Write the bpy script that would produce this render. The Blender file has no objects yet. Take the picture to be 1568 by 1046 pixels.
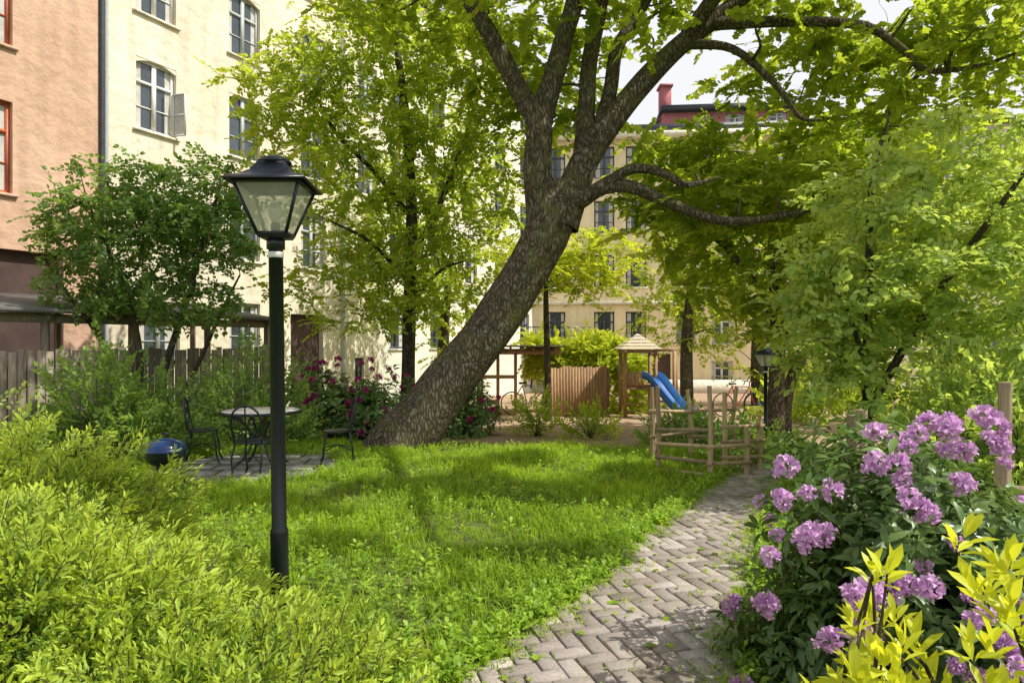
import bpy, math, numpy as np
from mathutils import Vector
PI=math.pi
scene=bpy.context.scene
# ------------------------------------------------------------------ helpers
def link(o,parent=None):
    scene.collection.objects.link(o)
    if parent: o.parent=parent
    return o
def empty(name):
    e=bpy.data.objects.new(name,None); e.empty_display_size=.2
    return link(e)
def quads(name,V,F,mat,parent=None,tint=None,smooth=False):
    V=np.asarray(V,dtype=np.float32).reshape(-1,3); F=np.asarray(F,dtype=np.int32).reshape(-1,4)
    me=bpy.data.meshes.new(name)
    me.vertices.add(len(V)); me.vertices.foreach_set('co',V.ravel())
    me.loops.add(F.size); me.loops.foreach_set('vertex_index',F.ravel())
    me.polygons.add(len(F)); me.polygons.foreach_set('loop_start',np.arange(0,F.size,4,dtype=np.int32))
    if smooth: me.polygons.foreach_set('use_smooth',np.ones(len(F),dtype=bool))
    me.update(calc_edges=True); me.validate()
    if tint is not None and len(me.vertices)==len(V):
        a=me.attributes.new('tint','FLOAT','POINT'); a.data.foreach_set('value',np.asarray(tint,dtype=np.float32))
    me.materials.append(mat)
    return link(bpy.data.objects.new(name,me),parent)
def norm(a):
    return a/np.maximum(np.linalg.norm(a,axis=-1,keepdims=True),1e-9)
def catmull(P,n):
    P=np.asarray(P,float)
    if len(P)<3:
        t=np.linspace(0,1,n+1)[:,None]; return P[0]*(1-t)+P[-1]*t
    Q=np.vstack([2*P[0]-P[1],P,2*P[-1]-P[-2]]); out=[]
    for i in range(1,len(Q)-2):
        for t in np.linspace(0,1,n,endpoint=False):
            a,b,c,d=Q[i-1],Q[i],Q[i+1],Q[i+2]
            out.append(.5*((2*b)+(-a+c)*t+(2*a-5*b+4*c-d)*t*t+(-a+3*b-3*c+d)*t**3))
    out.append(P[-1]); return np.array(out)
def tube(P,R,ns=8,sub=4,rough=0,rng=None):
    P=np.asarray(P,float); R=np.atleast_1d(np.asarray(R,float))
    if len(R)==1: R=np.repeat(R,len(P))
    if sub>1:
        C=catmull(np.hstack([P,R[:,None]]),sub); P=C[:,:3]; R=np.maximum(C[:,3],.001)
    T=norm(np.gradient(P,axis=0)); up=np.array([0,0,1.]) if abs(T[0][2])<.9 else np.array([1.,0,0])
    V=[];u=np.cross(T[0],up);u/=np.linalg.norm(u)
    ang=np.linspace(0,2*PI,ns,endpoint=False)
    ph=rng.uniform(0,6,6) if rng is not None else np.zeros(6)
    for i in range(len(P)):
        u=u-T[i]*u.dot(T[i]); u/=np.linalg.norm(u); w=np.cross(T[i],u)
        rr=R[i]*np.ones(ns)
        if rough: rr=rr*(1+rough*(np.sin(3*ang+ph[0]+i*.13)+.7*np.sin(5*ang+ph[1]-i*.21)+.5*np.sin(9*ang+ph[2]+i*.35)+.6*np.sin(i*.8+2*ang+ph[3])))
        V.append(P[i]+np.outer(np.cos(ang)*rr,u)+np.outer(np.sin(ang)*rr,w))
    V=np.vstack(V); F=[]
    for i in range(len(P)-1):
        for j in range(ns):
            k=(j+1)%ns; F.append((i*ns+j,i*ns+k,(i+1)*ns+k,(i+1)*ns+j))
    return V,np.array(F)
class B:
    def __init__(s): s.v=[];s.f=[];s.n=0;s.t=[]
    def add(s,V,F,t=0.5):
        V=np.asarray(V,float).reshape(-1,3);s.v.append(V);s.f.append(np.asarray(F)+s.n);s.n+=len(V);s.t.append(np.full(len(V),t) if np.isscalar(t) else np.asarray(t))
    def tube(s,P,R,ns=8,sub=4,t=.5,rough=0,rng=None): V,F=tube(P,R,ns,sub,rough,rng);s.add(V,F,t)
    def beam(s,a,b,w,h,t=.5,xd=None):
        a=np.array(a,float);b=np.array(b,float);d=norm(b-a);up=np.array([0,0,1.]) if abs(d[2])<.95 else np.array([0,1.,0])
        x=norm(np.cross(d,up)) if xd is None else norm(np.array(xd,float));z=np.cross(x,d);V=[]
        for p in (a,b):
            for sx,sz in((-1,-1),(1,-1),(1,1),(-1,1)): V.append(p+x*sx*w/2+z*sz*h/2)
        s.add(V,[(3,2,1,0),(4,5,6,7),(0,1,5,4),(1,2,6,5),(2,3,7,6),(3,0,4,7)],t)
    def box(s,x0,x1,y0,y1,z0,z1,t=.5):
        V=[(x,y,z) for z in(z0,z1) for x,y in((x0,y0),(x1,y0),(x1,y1),(x0,y1))]
        s.add(V,[(3,2,1,0),(4,5,6,7),(0,1,5,4),(1,2,6,5),(2,3,7,6),(3,0,4,7)],t)
    def lathe(s,c,prof,ns=24,t=.5,rot=0):
        c=np.array(c,float);V=[];n=len(prof)
        for r,z in prof:
            for j in range(ns):
                a=2*PI*j/ns+rot;V.append(c+(r*math.cos(a),r*math.sin(a),z))
        F=[(i*ns+j,i*ns+(j+1)%ns,(i+1)*ns+(j+1)%ns,(i+1)*ns+j) for i in range(n-1) for j in range(ns)]
        s.add(V,F,t)
    def out(s,name,mat,parent=None,smooth=False):
        return quads(name,np.vstack(s.v),np.vstack(s.f),mat,parent,np.concatenate(s.t),smooth)
def G(y):
    y=np.asarray(y,float);return -np.clip(y-10,0,28)*.043
# ------------------------------------------------------------------ materials
def mat(name):
    m=bpy.data.materials.new(name);m.use_nodes=True;nt=m.node_tree
    for n in list(nt.nodes): nt.nodes.remove(n)
    return m,nt,nt.nodes.new('ShaderNodeOutputMaterial')
def N(nt,t,**k):
    n=nt.nodes.new(t)
    for a,b in k.items():
        if a in n.inputs: n.inputs[a].default_value=b
        else: setattr(n,a,b)
    return n
def ramp(nt,stops):
    r=nt.nodes.new('ShaderNodeValToRGB');e=r.color_ramp.elements
    while len(e)<len(stops): e.new(.5)
    for q,(p,c) in zip(e,stops): q.position=p;q.color=(*c,1)
    return r
def simple(name,col,rough=.6,metal=0,noise=0.0,scale=8,bump=0,col2=None,sc3=(1,1,1),spec=.5,tintamt=0):
    m,nt,out=mat(name);L=nt.links.new
    p=N(nt,'ShaderNodeBsdfPrincipled',Roughness=rough,Metallic=metal)
    p.inputs['Specular IOR Level'].default_value=spec
    tc=N(nt,'ShaderNodeTexCoord');mp=N(nt,'ShaderNodeMapping');mp.inputs['Scale'].default_value=sc3
    L(tc.outputs['Object'],mp.inputs['Vector'])
    nz=N(nt,'ShaderNodeTexNoise',Scale=scale,Detail=4.0,Roughness=.65);L(mp.outputs[0],nz.inputs['Vector'])
    c2=col2 or tuple(c*(1-noise) for c in col)
    r=ramp(nt,[(.3,c2),(.7,col)]);L(nz.outputs['Fac'],r.inputs[0]);src=r.outputs[0]
    if tintamt:
        a=N(nt,'ShaderNodeAttribute',attribute_name='tint')
        mr=N(nt,'ShaderNodeMapRange');mr.inputs['To Min'].default_value=1-tintamt;mr.inputs['To Max'].default_value=1+tintamt
        L(a.outputs['Fac'],mr.inputs['Value']);hv=N(nt,'ShaderNodeHueSaturation');L(src,hv.inputs['Color']);L(mr.outputs[0],hv.inputs['Value']);src=hv.outputs[0]
    L(src,p.inputs['Base Color'])
    if bump:
        b=N(nt,'ShaderNodeBump',Strength=bump,Distance=.02);L(nz.outputs['Fac'],b.inputs['Height']);L(b.outputs[0],p.inputs['Normal'])
    L(p.outputs[0],out.inputs[0]);return m
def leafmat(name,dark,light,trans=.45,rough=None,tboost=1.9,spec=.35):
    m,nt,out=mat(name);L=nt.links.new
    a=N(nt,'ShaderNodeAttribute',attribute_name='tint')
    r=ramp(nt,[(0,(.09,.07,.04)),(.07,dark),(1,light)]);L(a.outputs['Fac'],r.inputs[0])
    if rough is None:
        p=N(nt,'ShaderNodeBsdfDiffuse');L(r.outputs[0],p.inputs[0])
    else:
        p=N(nt,'ShaderNodeBsdfPrincipled',Roughness=rough);p.inputs['Specular IOR Level'].default_value=spec
        L(r.outputs[0],p.inputs['Base Color'])
    t=N(nt,'ShaderNodeBsdfTranslucent')
    mx=N(nt,'ShaderNodeMix',data_type='RGBA',blend_type='MULTIPLY');mx.inputs[0].default_value=1
    L(r.outputs[0],mx.inputs[6]);mx.inputs[7].default_value=(tboost*1.1,tboost,tboost*.6,1);L(mx.outputs[2],t.inputs[0])
    ms=N(nt,'ShaderNodeMixShader',Fac=trans);L(p.outputs[0],ms.inputs[1]);L(t.outputs[0],ms.inputs[2]);L(ms.outputs[0],out.inputs[0])
    return m
def plaster(name,col,col2,stain=.35):
    m,nt,out=mat(name);L=nt.links.new
    tc=N(nt,'ShaderNodeTexCoord')
    n1=N(nt,'ShaderNodeTexNoise',Scale=.5,Detail=4.0,Roughness=.6);L(tc.outputs['Object'],n1.inputs['Vector'])
    mp=N(nt,'ShaderNodeMapping');mp.inputs['Scale'].default_value=(3,3,.25);L(tc.outputs['Object'],mp.inputs[0])
    n2=N(nt,'ShaderNodeTexNoise',Scale=1.2,Detail=3.0);L(mp.outputs[0],n2.inputs['Vector'])
    n3=N(nt,'ShaderNodeTexNoise',Scale=3,Detail=5.0,Roughness=.55);L(tc.outputs['Object'],n3.inputs['Vector'])
    r=ramp(nt,[(.35,col2),(.62,col)]);L(n1.outputs['Fac'],r.inputs[0])
    r2=ramp(nt,[(.3,(1-stain,)*3),(.6,(1,1,1))]);L(n2.outputs['Fac'],r2.inputs[0])
    mx=N(nt,'ShaderNodeMix',data_type='RGBA',blend_type='MULTIPLY');mx.inputs[0].default_value=.7
    L(r.outputs[0],mx.inputs[6]);L(r2.outputs[0],mx.inputs[7])
    p=N(nt,'ShaderNodeBsdfDiffuse');L(mx.outputs[2],p.inputs[0])
    b=N(nt,'ShaderNodeBump',Strength=.8,Distance=.075);L(n3.outputs['Fac'],b.inputs['Height']);L(b.outputs[0],p.inputs['Normal'])
    L(p.outputs[0],out.inputs[0]);return m
def barkmat(name,c1,c2,moss=.5,sc=1.0):
    m,nt,out=mat(name);L=nt.links.new
    tc=N(nt,'ShaderNodeTexCoord')
    wz=N(nt,'ShaderNodeTexNoise',Scale=3.0,Detail=2.0);L(tc.outputs['Object'],wz.inputs['Vector'])
    add=N(nt,'ShaderNodeMix',data_type='RGBA',blend_type='LINEAR_LIGHT');add.inputs[0].default_value=.12
    L(tc.outputs['Object'],add.inputs[6]);L(wz.outputs['Color'],add.inputs[7])
    mp=N(nt,'ShaderNodeMapping');mp.inputs['Scale'].default_value=(20*sc,20*sc,4.5*sc);mp.inputs['Rotation'].default_value=(0,.5,0);L(add.outputs[2],mp.inputs[0])
    v=N(nt,'ShaderNodeTexVoronoi',feature='DISTANCE_TO_EDGE',Scale=1.0);L(mp.outputs[0],v.inputs['Vector'])
    n=N(nt,'ShaderNodeTexNoise',Scale=2.0,Detail=5.0,Roughness=.7);L(mp.outputs[0],n.inputs['Vector'])
    mul=N(nt,'ShaderNodeMath',operation='MULTIPLY');L(v.outputs['Distance'],mul.inputs[0]);L(n.outputs['Fac'],mul.inputs[1])
    r=ramp(nt,[(0,tuple(c*.35 for c in c1)),(.09,c1),(.3,c2)]);L(mul.outputs[0],r.inputs[0])
    n2=N(nt,'ShaderNodeTexNoise',Scale=2.3,Detail=5.0,Roughness=.7);L(tc.outputs['Object'],n2.inputs['Vector'])
    r2=ramp(nt,[(.5,(0,0,0)),(.66,(moss,)*3)]);L(n2.outputs['Fac'],r2.inputs[0])
    mx=N(nt,'ShaderNodeMix',data_type='RGBA');L(r2.outputs[0],mx.inputs[0]);L(r.outputs[0],mx.inputs[6]);mx.inputs[7].default_value=(.15,.15,.045,1)
    n4=N(nt,'ShaderNodeTexNoise',Scale=8,Detail=4.0,Roughness=.7);L(tc.outputs['Object'],n4.inputs['Vector'])
    r4=ramp(nt,[(.58,(0,0,0)),(.70,(.55,)*3)]);L(n4.outputs['Fac'],r4.inputs[0])
    mx2=N(nt,'ShaderNodeMix',data_type='RGBA');L(r4.outputs[0],mx2.inputs[0]);L(mx.outputs[2],mx2.inputs[6]);mx2.inputs[7].default_value=(.38,.38,.31,1)
    p=N(nt,'ShaderNodeBsdfDiffuse');L(mx2.outputs[2],p.inputs[0])
    b=N(nt,'ShaderNodeBump',Strength=1,Distance=.04);L(mul.outputs[0],b.inputs['Height']);L(b.outputs[0],p.inputs['Normal'])
    L(p.outputs[0],out.inputs[0]);return m
M={}
M['iron']=simple('black_painted_metal',(.014,.018,.026),.35,0,.3,30,.05)
M['wood_grey']=simple('weathered_wood',(.36,.30,.23),.85,0,.5,3,.6,sc3=(9,9,1.2),tintamt=.35)
M['wood_brown']=simple('brown_wood',(.46,.27,.13),.7,0,.5,3,.4,sc3=(8,8,1.5),tintamt=.3)
M['wood_post']=simple('post_wood',(.36,.27,.17),.8,0,.5,3,.5,sc3=(12,12,1.5),tintamt=.3)
M['wood_pale']=simple('pale_wood',(.55,.40,.23),.8,0,.45,3,.5,sc3=(10,10,1.5),tintamt=.3)
M['wood_roof']=simple('roof_shingle_wood',(.66,.55,.41),.8,0,.3,3,.5,sc3=(10,10,1.5),tintamt=.2)
M['wood_dark']=simple('dark_wood',(.09,.07,.055),.85,0,.5,5,.5)
M['cream']=plaster('cream_plaster',(.82,.75,.60),(.72,.64,.48),.25)
M['white_pl']=plaster('pale_plaster',(.82,.78,.68),(.74,.70,.58),.15)
M['orange']=plaster('salmon_plaster',(.66,.44,.32),(.57,.37,.26),.25)
M['yellow']=plaster('yellow_plaster',(.84,.73,.49),(.76,.65,.43),.2)
M['red_pl']=plaster('red_plaster',(.50,.19,.20),(.42,.15,.16),.2)
M['roof']=simple('dark_roof_metal',(.06,.065,.075),.5,.3,.3,5)
M['white']=simple('white_paint',(.75,.74,.70),.5,0,.15,10)
M['frame_grey']=simple('grey_green_window_paint',(.46,.49,.47),.5,0,.2,10)
M['frame_org']=simple('red_orange_window_paint',(.55,.14,.06),.5,0,.2,10)
M['frame_dark']=simple('dark_window_paint',(.06,.07,.10),.5,0,.2,10)
M['glass']=simple('window_glass',(.06,.08,.095),.04,0,.5,1.2,spec=.9)
M['curtain']=simple('curtain_cloth',(.6,.58,.53),.9,0,.3,6)
M['dark']=simple('dark_interior',(.10,.06,.05),.9,0,.4,2)
M['bark']=barkmat('maple_bark',(.13,.105,.075),(.33,.28,.21),.6)
M['bark2']=barkmat('smooth_bark',(.09,.075,.055),(.22,.19,.14),.4,1.6)
M['l_maple']=leafmat('maple_leaf',(.14,.21,.025),(.38,.46,.055),.52,None,2.0)
M['l_mid']=leafmat('linden_leaf',(.15,.24,.03),(.41,.50,.065),.52,None,1.9)
M['l_dark']=leafmat('lilac_leaf',(.08,.17,.045),(.22,.34,.075),.42,.4)
M['l_right']=leafmat('apple_leaf',(.18,.28,.07),(.46,.58,.15),.48,.45,1.7)
M['l_spirea']=leafmat('spirea_leaf',(.09,.19,.03),(.46,.58,.07),.42,.5,1.6)
M['l_lime']=leafmat('lime_leaf',(.38,.46,.03),(.64,.68,.05),.4,.4,1.4)
M['l_rhodo']=leafmat('rhododendron_leaf',(.045,.10,.03),(.16,.26,.06),.25,.35,1.6,.5)
M['l_grass']=leafmat('grass_blade',(.16,.28,.03),(.46,.62,.06),.45,None,1.6)
M['l_weed']=leafmat('weed_leaf',(.16,.30,.03),(.45,.62,.07),.45,.5,1.5)
M['l_hedge']=leafmat('vine_leaf',(.24,.32,.03),(.48,.55,.06),.5,None,1.7)
M['petal']=leafmat('rhododendron_petal',(.53,.24,.54),(.89,.64,.89),.35,None,1.0)
M['petal_red']=leafmat('magenta_petal',(.30,.02,.13),(.64,.07,.32),.3,None,1.0)
def fixpetal(m,c):
    for n in m.node_tree.nodes:
        if n.type=='VALTORGB': n.color_ramp.elements[0].color=(*c,1)
        if n.type=='MIX' and n.blend_type=='MULTIPLY': n.inputs[7].default_value=(1.1,1,1.1,1)
fixpetal(M['petal'],(.42,.15,.44));fixpetal(M['petal_red'],(.2,.01,.08))
# ------------------------------------------------------------------ leaf templates
def leaf6(L,W,fold=.15,droop=.15):
    w=W/2;V=np.array([(0,0,0),(0,L,-droop*L),(-w,.33*L,fold*w),(-w*.72,.70*L,fold*w-droop*L*.4),(w,.33*L,fold*w),(w*.72,.70*L,fold*w-droop*L*.4)])
    return V,np.array([(0,4,5,1),(0,1,3,2)])
def leaf8(L,W,fold=.25,droop=.2):
    w=W/2;V=np.array([(0,0,0),(-w*.85,.35*L,fold*w),(0,.35*L,0),(w*.85,.35*L,fold*w),(-w*.9,.7*L,fold*w-droop*L*.35),(0,.7*L,-droop*L*.35),(w*.9,.7*L,fold*w-droop*L*.35),(0,L,-droop*L)])
    return V,np.array([(0,3,2,1),(2,3,6,5),(1,2,5,4),(5,6,7,4)])
def maple(L):
    V=np.array([(0,0,0),(.55*L,.15*L,.05*L),(.34*L,.42*L,.02*L),(.48*L,.74*L,-.02*L),(0,L,-.14*L),(-.48*L,.74*L,-.02*L),(-.34*L,.42*L,.02*L),(-.55*L,.15*L,.05*L),(0,.62*L,-.02*L)])
    return V,np.array([(0,1,2,8),(8,2,3,4),(0,8,6,7),(8,4,5,6)])
def rotm(dirs,zh):
    Y=norm(dirs);X=norm(np.cross(Y,zh));Z=np.cross(X,Y);return np.stack([X,Y,Z],axis=-1)
def spray(rng,n,length,leaf,ang=55,jit=.35,sizevar=.3,tipt=.25,curve=.15,opposite=False):
    Vs=[];Fs=[];Ts=[];k=0
    for i in range(n):
        f=(i+.7)/n if not opposite else ((i//2)+.8)/(n/2)
        s=1 if i%2 else -1
        a=math.radians(ang*(1-.55*f)+rng.normal(0,9))
        if i==n-1: a=0
        d=np.array([s*math.sin(a),math.cos(a),rng.normal(0,jit*.5)])
        zh=np.array([rng.normal(0,jit),rng.normal(0,jit),1.])
        R=rotm(d[None],zh[None])[0]
        V,F=leaf;sc=1+rng.uniform(-sizevar,sizevar)*1.0
        p=np.array([0,f*length,-curve*f*f*length])
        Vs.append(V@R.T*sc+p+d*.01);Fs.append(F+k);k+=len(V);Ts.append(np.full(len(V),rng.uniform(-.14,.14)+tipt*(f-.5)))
    w=.0025
    for a_,b_ in((0,.5),(.5,1)):
        z0=-curve*a_*a_*length;z1=-curve*b_*b_*length
        Vs.append(np.array([(-w,a_*length,z0),(w,a_*length,z0),(w*.6,b_*length,z1),(-w*.6,b_*length,z1)]));Fs.append(np.array([(0,1,2,3)])+k);k+=4;Ts.append(np.full(4,-5.))
    return np.vstack(Vs),np.vstack(Fs),np.concatenate(Ts)
def scatter(temps,pos,dirs,zh,sc,tint,rng):
    n=len(pos);pick=rng.integers(0,len(temps),n);Vo=[];Fo=[];To=[];k=0
    R=rotm(dirs,zh)
    for ti,(V,F,T) in enumerate(temps):
        m=np.where(pick==ti)[0]
        if not len(m): continue
        W=np.einsum('nij,kj->nki',R[m],V)*sc[m][:,None,None]+pos[m][:,None,:]
        K=len(V);Vo.append(W.reshape(-1,3))
        Fo.append((F[None]+(np.arange(len(m))*K)[:,None,None]+k).reshape(-1,4));k+=len(m)*K
        tt=T[None]+tint[m][:,None];tt=np.where(T[None]<-1,0,np.clip(tt,.08,1));To.append(tt.ravel())
    return np.vstack(Vo),np.vstack(Fo),np.concatenate(To)
def ellip(rng,c,r,n,shell=.5,mind=0):
    out=[];tries=0
    while len(out)<n and tries<n*40:
        tries+=1
        d=rng.normal(size=3);d/=np.linalg.norm(d);q=rng.uniform(0,1)**shell
        p=np.array(c)+d*q*np.array(r)
        if mind and out and np.min(np.linalg.norm(np.array(out)-p,axis=1))<mind: continue
        out.append(p)
    return np.array(out)
def make_tree(name,limbs,clumps,temps,lm,bm,rng,nspray=12,crad=.6,flat=.45,ns_main=14,brad=.03,rough=.03,spsc=1.0,tmean=.5,cull=None):
    root=empty(name);b=B();skel=[];srad=[]
    for P,R in limbs:
        b.tube(P,R,ns_main if max(R)>.1 else 9,5,rough=rough,rng=rng)
        C=catmull(np.hstack([np.asarray(P,float),np.array(R,float)[:,None]]),5)
        h=C[:,2]>(C[0,2]+.35*(C[-1,2]-C[0,2]) if limbs[0][0] is P else -99)
        skel.append(C[h,:3]);srad.append(C[h,3])
    S=np.vstack(skel);SR=np.concatenate(srad)
    d0=np.array([np.min(np.linalg.norm(S-c,axis=1)) for c in clumps])
    for ci in np.argsort(d0):
        c=clumps[ci];dv=np.linalg.norm(S-c,axis=1)+np.maximum(S[:,2]-c[2],0)*.8
        i=int(np.argmin(dv));s=S[i];L=np.linalg.norm(c-s)
        if L<.05: continue
        r0=min(SR[i]*.75,brad*(.45+.3*L));m1=s+(c-s)*.35+rng.normal(0,.07,3)*L+np.array([0,0,.08*L]);m2=s+(c-s)*.7+rng.normal(0,.06,3)*L+np.array([0,0,.07*L])
        P=np.array([s,m1,m2,c]);R=np.array([r0,r0*.75,r0*.5,.006])
        b.tube(P,R,5,3)
        C=catmull(np.hstack([P,R[:,None]]),3);S=np.vstack([S,C[2:,:3]]);SR=np.concatenate([SR,C[2:,3]])
    b.out('trunk_and_limbs',bm,root,smooth=True)
    n=len(clumps)*nspray
    cc=np.repeat(clumps,nspray,axis=0);cs=np.repeat(rng.uniform(.7,1.25,len(clumps)),nspray)
    off=rng.normal(size=(n,3));off=norm(off)*(rng.uniform(0,1,(n,1))**.5);off[:,2]*=flat
    pos=cc+off*(crad*cs)[:,None]-np.array([0,0,1])*(.25*crad*(off[:,:1]**2+off[:,1:2]**2))
    dirs=off*np.array([1,1,.6])+rng.normal(0,.3,(n,3))+np.array([0,0,-.08])
    zh=np.array([0,0,1.])+rng.normal(0,.4,(n,3))
    ct=np.repeat(rng.normal(0,.13,len(clumps)),nspray)
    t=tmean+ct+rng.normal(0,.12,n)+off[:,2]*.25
    sc=rng.uniform(.75,1.2,n)*spsc
    if cull is not None:
        k=cull(pos+norm(dirs)*.1);pos,dirs,zh,t,sc=pos[k],dirs[k],zh[k],t[k],sc[k]
    V,F,T=scatter(temps,pos-norm(dirs)*.2*spsc,dirs,zh,sc,t,rng)
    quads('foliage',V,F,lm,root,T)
    return root
def make_shrub(name,c,r,n,temps,lm,bm,rng,up=.6,stems=14,shell=.35,tmean=.5,sc=1.0,lumps=.12):
    root=empty(name)
    c=np.array(c,float);r=np.array(r,float)
    d=norm(rng.normal(size=(n,3)));d[:,2]=np.abs(d[:,2])
    ph=rng.uniform(0,6,6)
    lump=1+lumps*(np.sin(4*d[:,0]+ph[0])+np.sin(5*d[:,1]+ph[1])+np.sin(6*d[:,2]+3*d[:,0]+ph[2]))+rng.normal(0,.05,n)
    q=rng.uniform(0,1,n)**shell
    pos=c+d*r*(q*lump)[:,None]
    dirs=d*np.array([1,1,.5])+np.array([0,0,up])+rng.normal(0,.35,(n,3))
    zh=np.array([0,0,.6])+d*.8+rng.normal(0,.3,(n,3))
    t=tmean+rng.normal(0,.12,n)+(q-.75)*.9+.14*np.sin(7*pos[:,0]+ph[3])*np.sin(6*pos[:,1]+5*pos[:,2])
    V,F,T=scatter(temps,pos,dirs,zh,rng.uniform(.7,1.25,n)*sc,t,rng)
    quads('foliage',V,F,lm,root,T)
    b=B()
    for i in range(stems):
        k=rng.integers(0,n);e=pos[k];g=c+np.array([rng.normal(0,.12)*r[0],rng.normal(0,.12)*r[1],-.05])
        mid=(g+e)/2+np.array([0,0,.18*r[2]])+rng.normal(0,.04,3)
        b.tube([g,mid,e],[.008+.005*r[2],.007,.003],5,4)
    b.out('stems',bm,root,smooth=True)
    return root,pos
rng=np.random.default_rng(7)
T_maple=[spray(rng,11,.5,maple(.105),60,.3) for _ in range(4)]
T_lin=[spray(rng,12,.5,leaf6(.10,.07),55,.35) for _ in range(5)]
T_far=[spray(rng,10,.7,leaf6(.16,.11),55,.4) for _ in range(4)]
T_lil=[spray(rng,12,.42,leaf6(.085,.055),60,.4,opposite=True) for _ in range(5)]
T_right=[spray(rng,12,.40,leaf8(.088,.052),60,.45) for _ in range(5)]
T_spi=[spray(rng,20,.17,leaf6(.037,.0125,.3,.15),60,.8,.35,.75,.1) for _ in range(6)]
T_rose=[spray(rng,11,.26,leaf6(.05,.032),60,.5) for _ in range(5)]
def whorl(rng,n,leaf,tilt=.1):
    Vs=[];Fs=[];Ts=[];k=0
    for i in range(n):
        a=2*PI*i/n*1.0+rng.normal(0,.2)+(i%2)*.2;el=tilt+rng.normal(0,.2)+(.5 if i%3==0 else 0)
        d=np.array([math.cos(a)*math.cos(el),math.sin(el),math.sin(a)*math.cos(el)])
        R=rotm(d[None],(np.array([0,1.,0])+rng.normal(0,.15,3))[None])[0]
        V,F=leaf;sc=rng.uniform(.75,1.15)
        Vs.append(V@R.T*sc+d*.008+np.array([0,-.02*(i%3),0]));Fs.append(F+k);k+=len(V);Ts.append(np.full(len(V),rng.uniform(-.15,.15)))
    return np.vstack(Vs),np.vstack(Fs),np.concatenate(Ts)
T_rho=[whorl(rng,10,leaf8(.095,.033,.3,.25),.05) for _ in range(4)]
T_lime=[whorl(rng,9,leaf8(.09,.03,.35,.1),.75) for _ in range(4)]
def truss(rng,n=11,R=.05,pr=.034):
    Vs=[];Fs=[];Ts=[];k=0
    for i in range(n):
        z=1-(i+.5)/n*1.25;a=i*2.4+rng.normal(0,.35);s=math.sqrt(max(0,1-z*z))
        ax=norm(np.array([s*math.cos(a),z,s*math.sin(a)])+rng.normal(0,.18,3));c=ax*R*rng.uniform(.65,1.3)
        u=norm(np.cross(ax,[.3,.2,1]));w=np.cross(ax,u);tt=rng.uniform(-.22,.22)
        base=c-ax*.03
        for j in range(5):
            b=2*PI*j/5+rng.normal(0,.15);e=u*math.cos(b)+w*math.sin(b);sd=np.cross(ax,e)
            r_=pr*rng.uniform(.75,1.15);up=rng.uniform(-.004,.010)
            l=c+e*r_*.6+sd*r_*.33+ax*(up);rr=c+e*r_*.6-sd*r_*.33+ax*(up);tip=c+e*r_*1.08+ax*rng.uniform(-.012,.006)
            Vs.append(np.array([base,rr,tip,l]));Fs.append(np.array([(0,1,2,3)])+k);k+=4
            Ts.append(np.array([-.5,.1,.3,.1])+tt)
    return np.vstack(Vs),np.vstack(Fs),np.clip(np.concatenate(Ts),-.9,.9)
T_tru=[truss(rng) for _ in range(5)]
T_trs=[truss(rng,7,.035,.03) for _ in range(3)]
# ------------------------------------------------------------------ world + sun + camera
sd=Vector((.88,-.16,0)).normalized();EL=math.radians(52)
sv=Vector((sd.x*math.cos(EL),sd.y*math.cos(EL),math.sin(EL)))
w=bpy.data.worlds.new('World');scene.world=w;w.use_nodes=True;nt=w.node_tree
bg=nt.nodes['Background'];sky=nt.nodes.new('ShaderNodeTexSky');sky.sky_type='NISHITA';sky.sun_disc=False
sky.sun_elevation=EL;sky.sun_rotation=math.atan2(sd.x,sd.y);sky.dust_density=4;sky.air_density=1.3;sky.ozone_density=1.0
tc=nt.nodes.new('ShaderNodeTexCoord');sx=nt.nodes.new('ShaderNodeSeparateXYZ');nt.links.new(tc.outputs['Generated'],sx.inputs[0])
cn=N(nt,'ShaderNodeTexNoise',Scale=3.0,Detail=5.0,Roughness=.6);nt.links.new(tc.outputs['Generated'],cn.inputs['Vector'])
ma=N(nt,'ShaderNodeMath',operation='MULTIPLY_ADD');nt.links.new(cn.outputs['Fac'],ma.inputs[0]);ma.inputs[1].default_value=-.5;nt.links.new(sx.outputs['Z'],ma.inputs[2])
mr=N(nt,'ShaderNodeMapRange',interpolation_type='SMOOTHSTEP');nt.links.new(ma.outputs[0],mr.inputs['Value'])
mr.inputs['From Min'].default_value=.2;mr.inputs['From Max'].default_value=.6;mr.inputs['To Min'].default_value=.94;mr.inputs['To Max'].default_value=.22
mx=N(nt,'ShaderNodeMix',data_type='RGBA');nt.links.new(mr.outputs[0],mx.inputs[0]);nt.links.new(sky.outputs[0],mx.inputs[6]);mx.inputs[7].default_value=(6.5,6.6,6.7,1)
nt.links.new(mx.outputs[2],bg.inputs[0]);bg.inputs[1].default_value=.15
l=bpy.data.lights.new('sun','SUN');l.energy=5;l.angle=math.radians(.5);l.color=(1,.96,.87)
so=link(bpy.data.objects.new('sun',l));so.rotation_euler=sv.to_track_quat('Z','Y').to_euler();so.location=(30,10,40)
cam=bpy.data.cameras.new('camera');cam.lens=24;cam.sensor_width=36;cam.clip_end=2000
co=link(bpy.data.objects.new('camera',cam));co.location=(0,0,1.7);co.rotation_euler=(PI/2,0,0);scene.camera=co
scene.view_settings.view_transform='Standard';scene.view_settings.look='None';scene.view_settings.exposure=0
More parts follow.
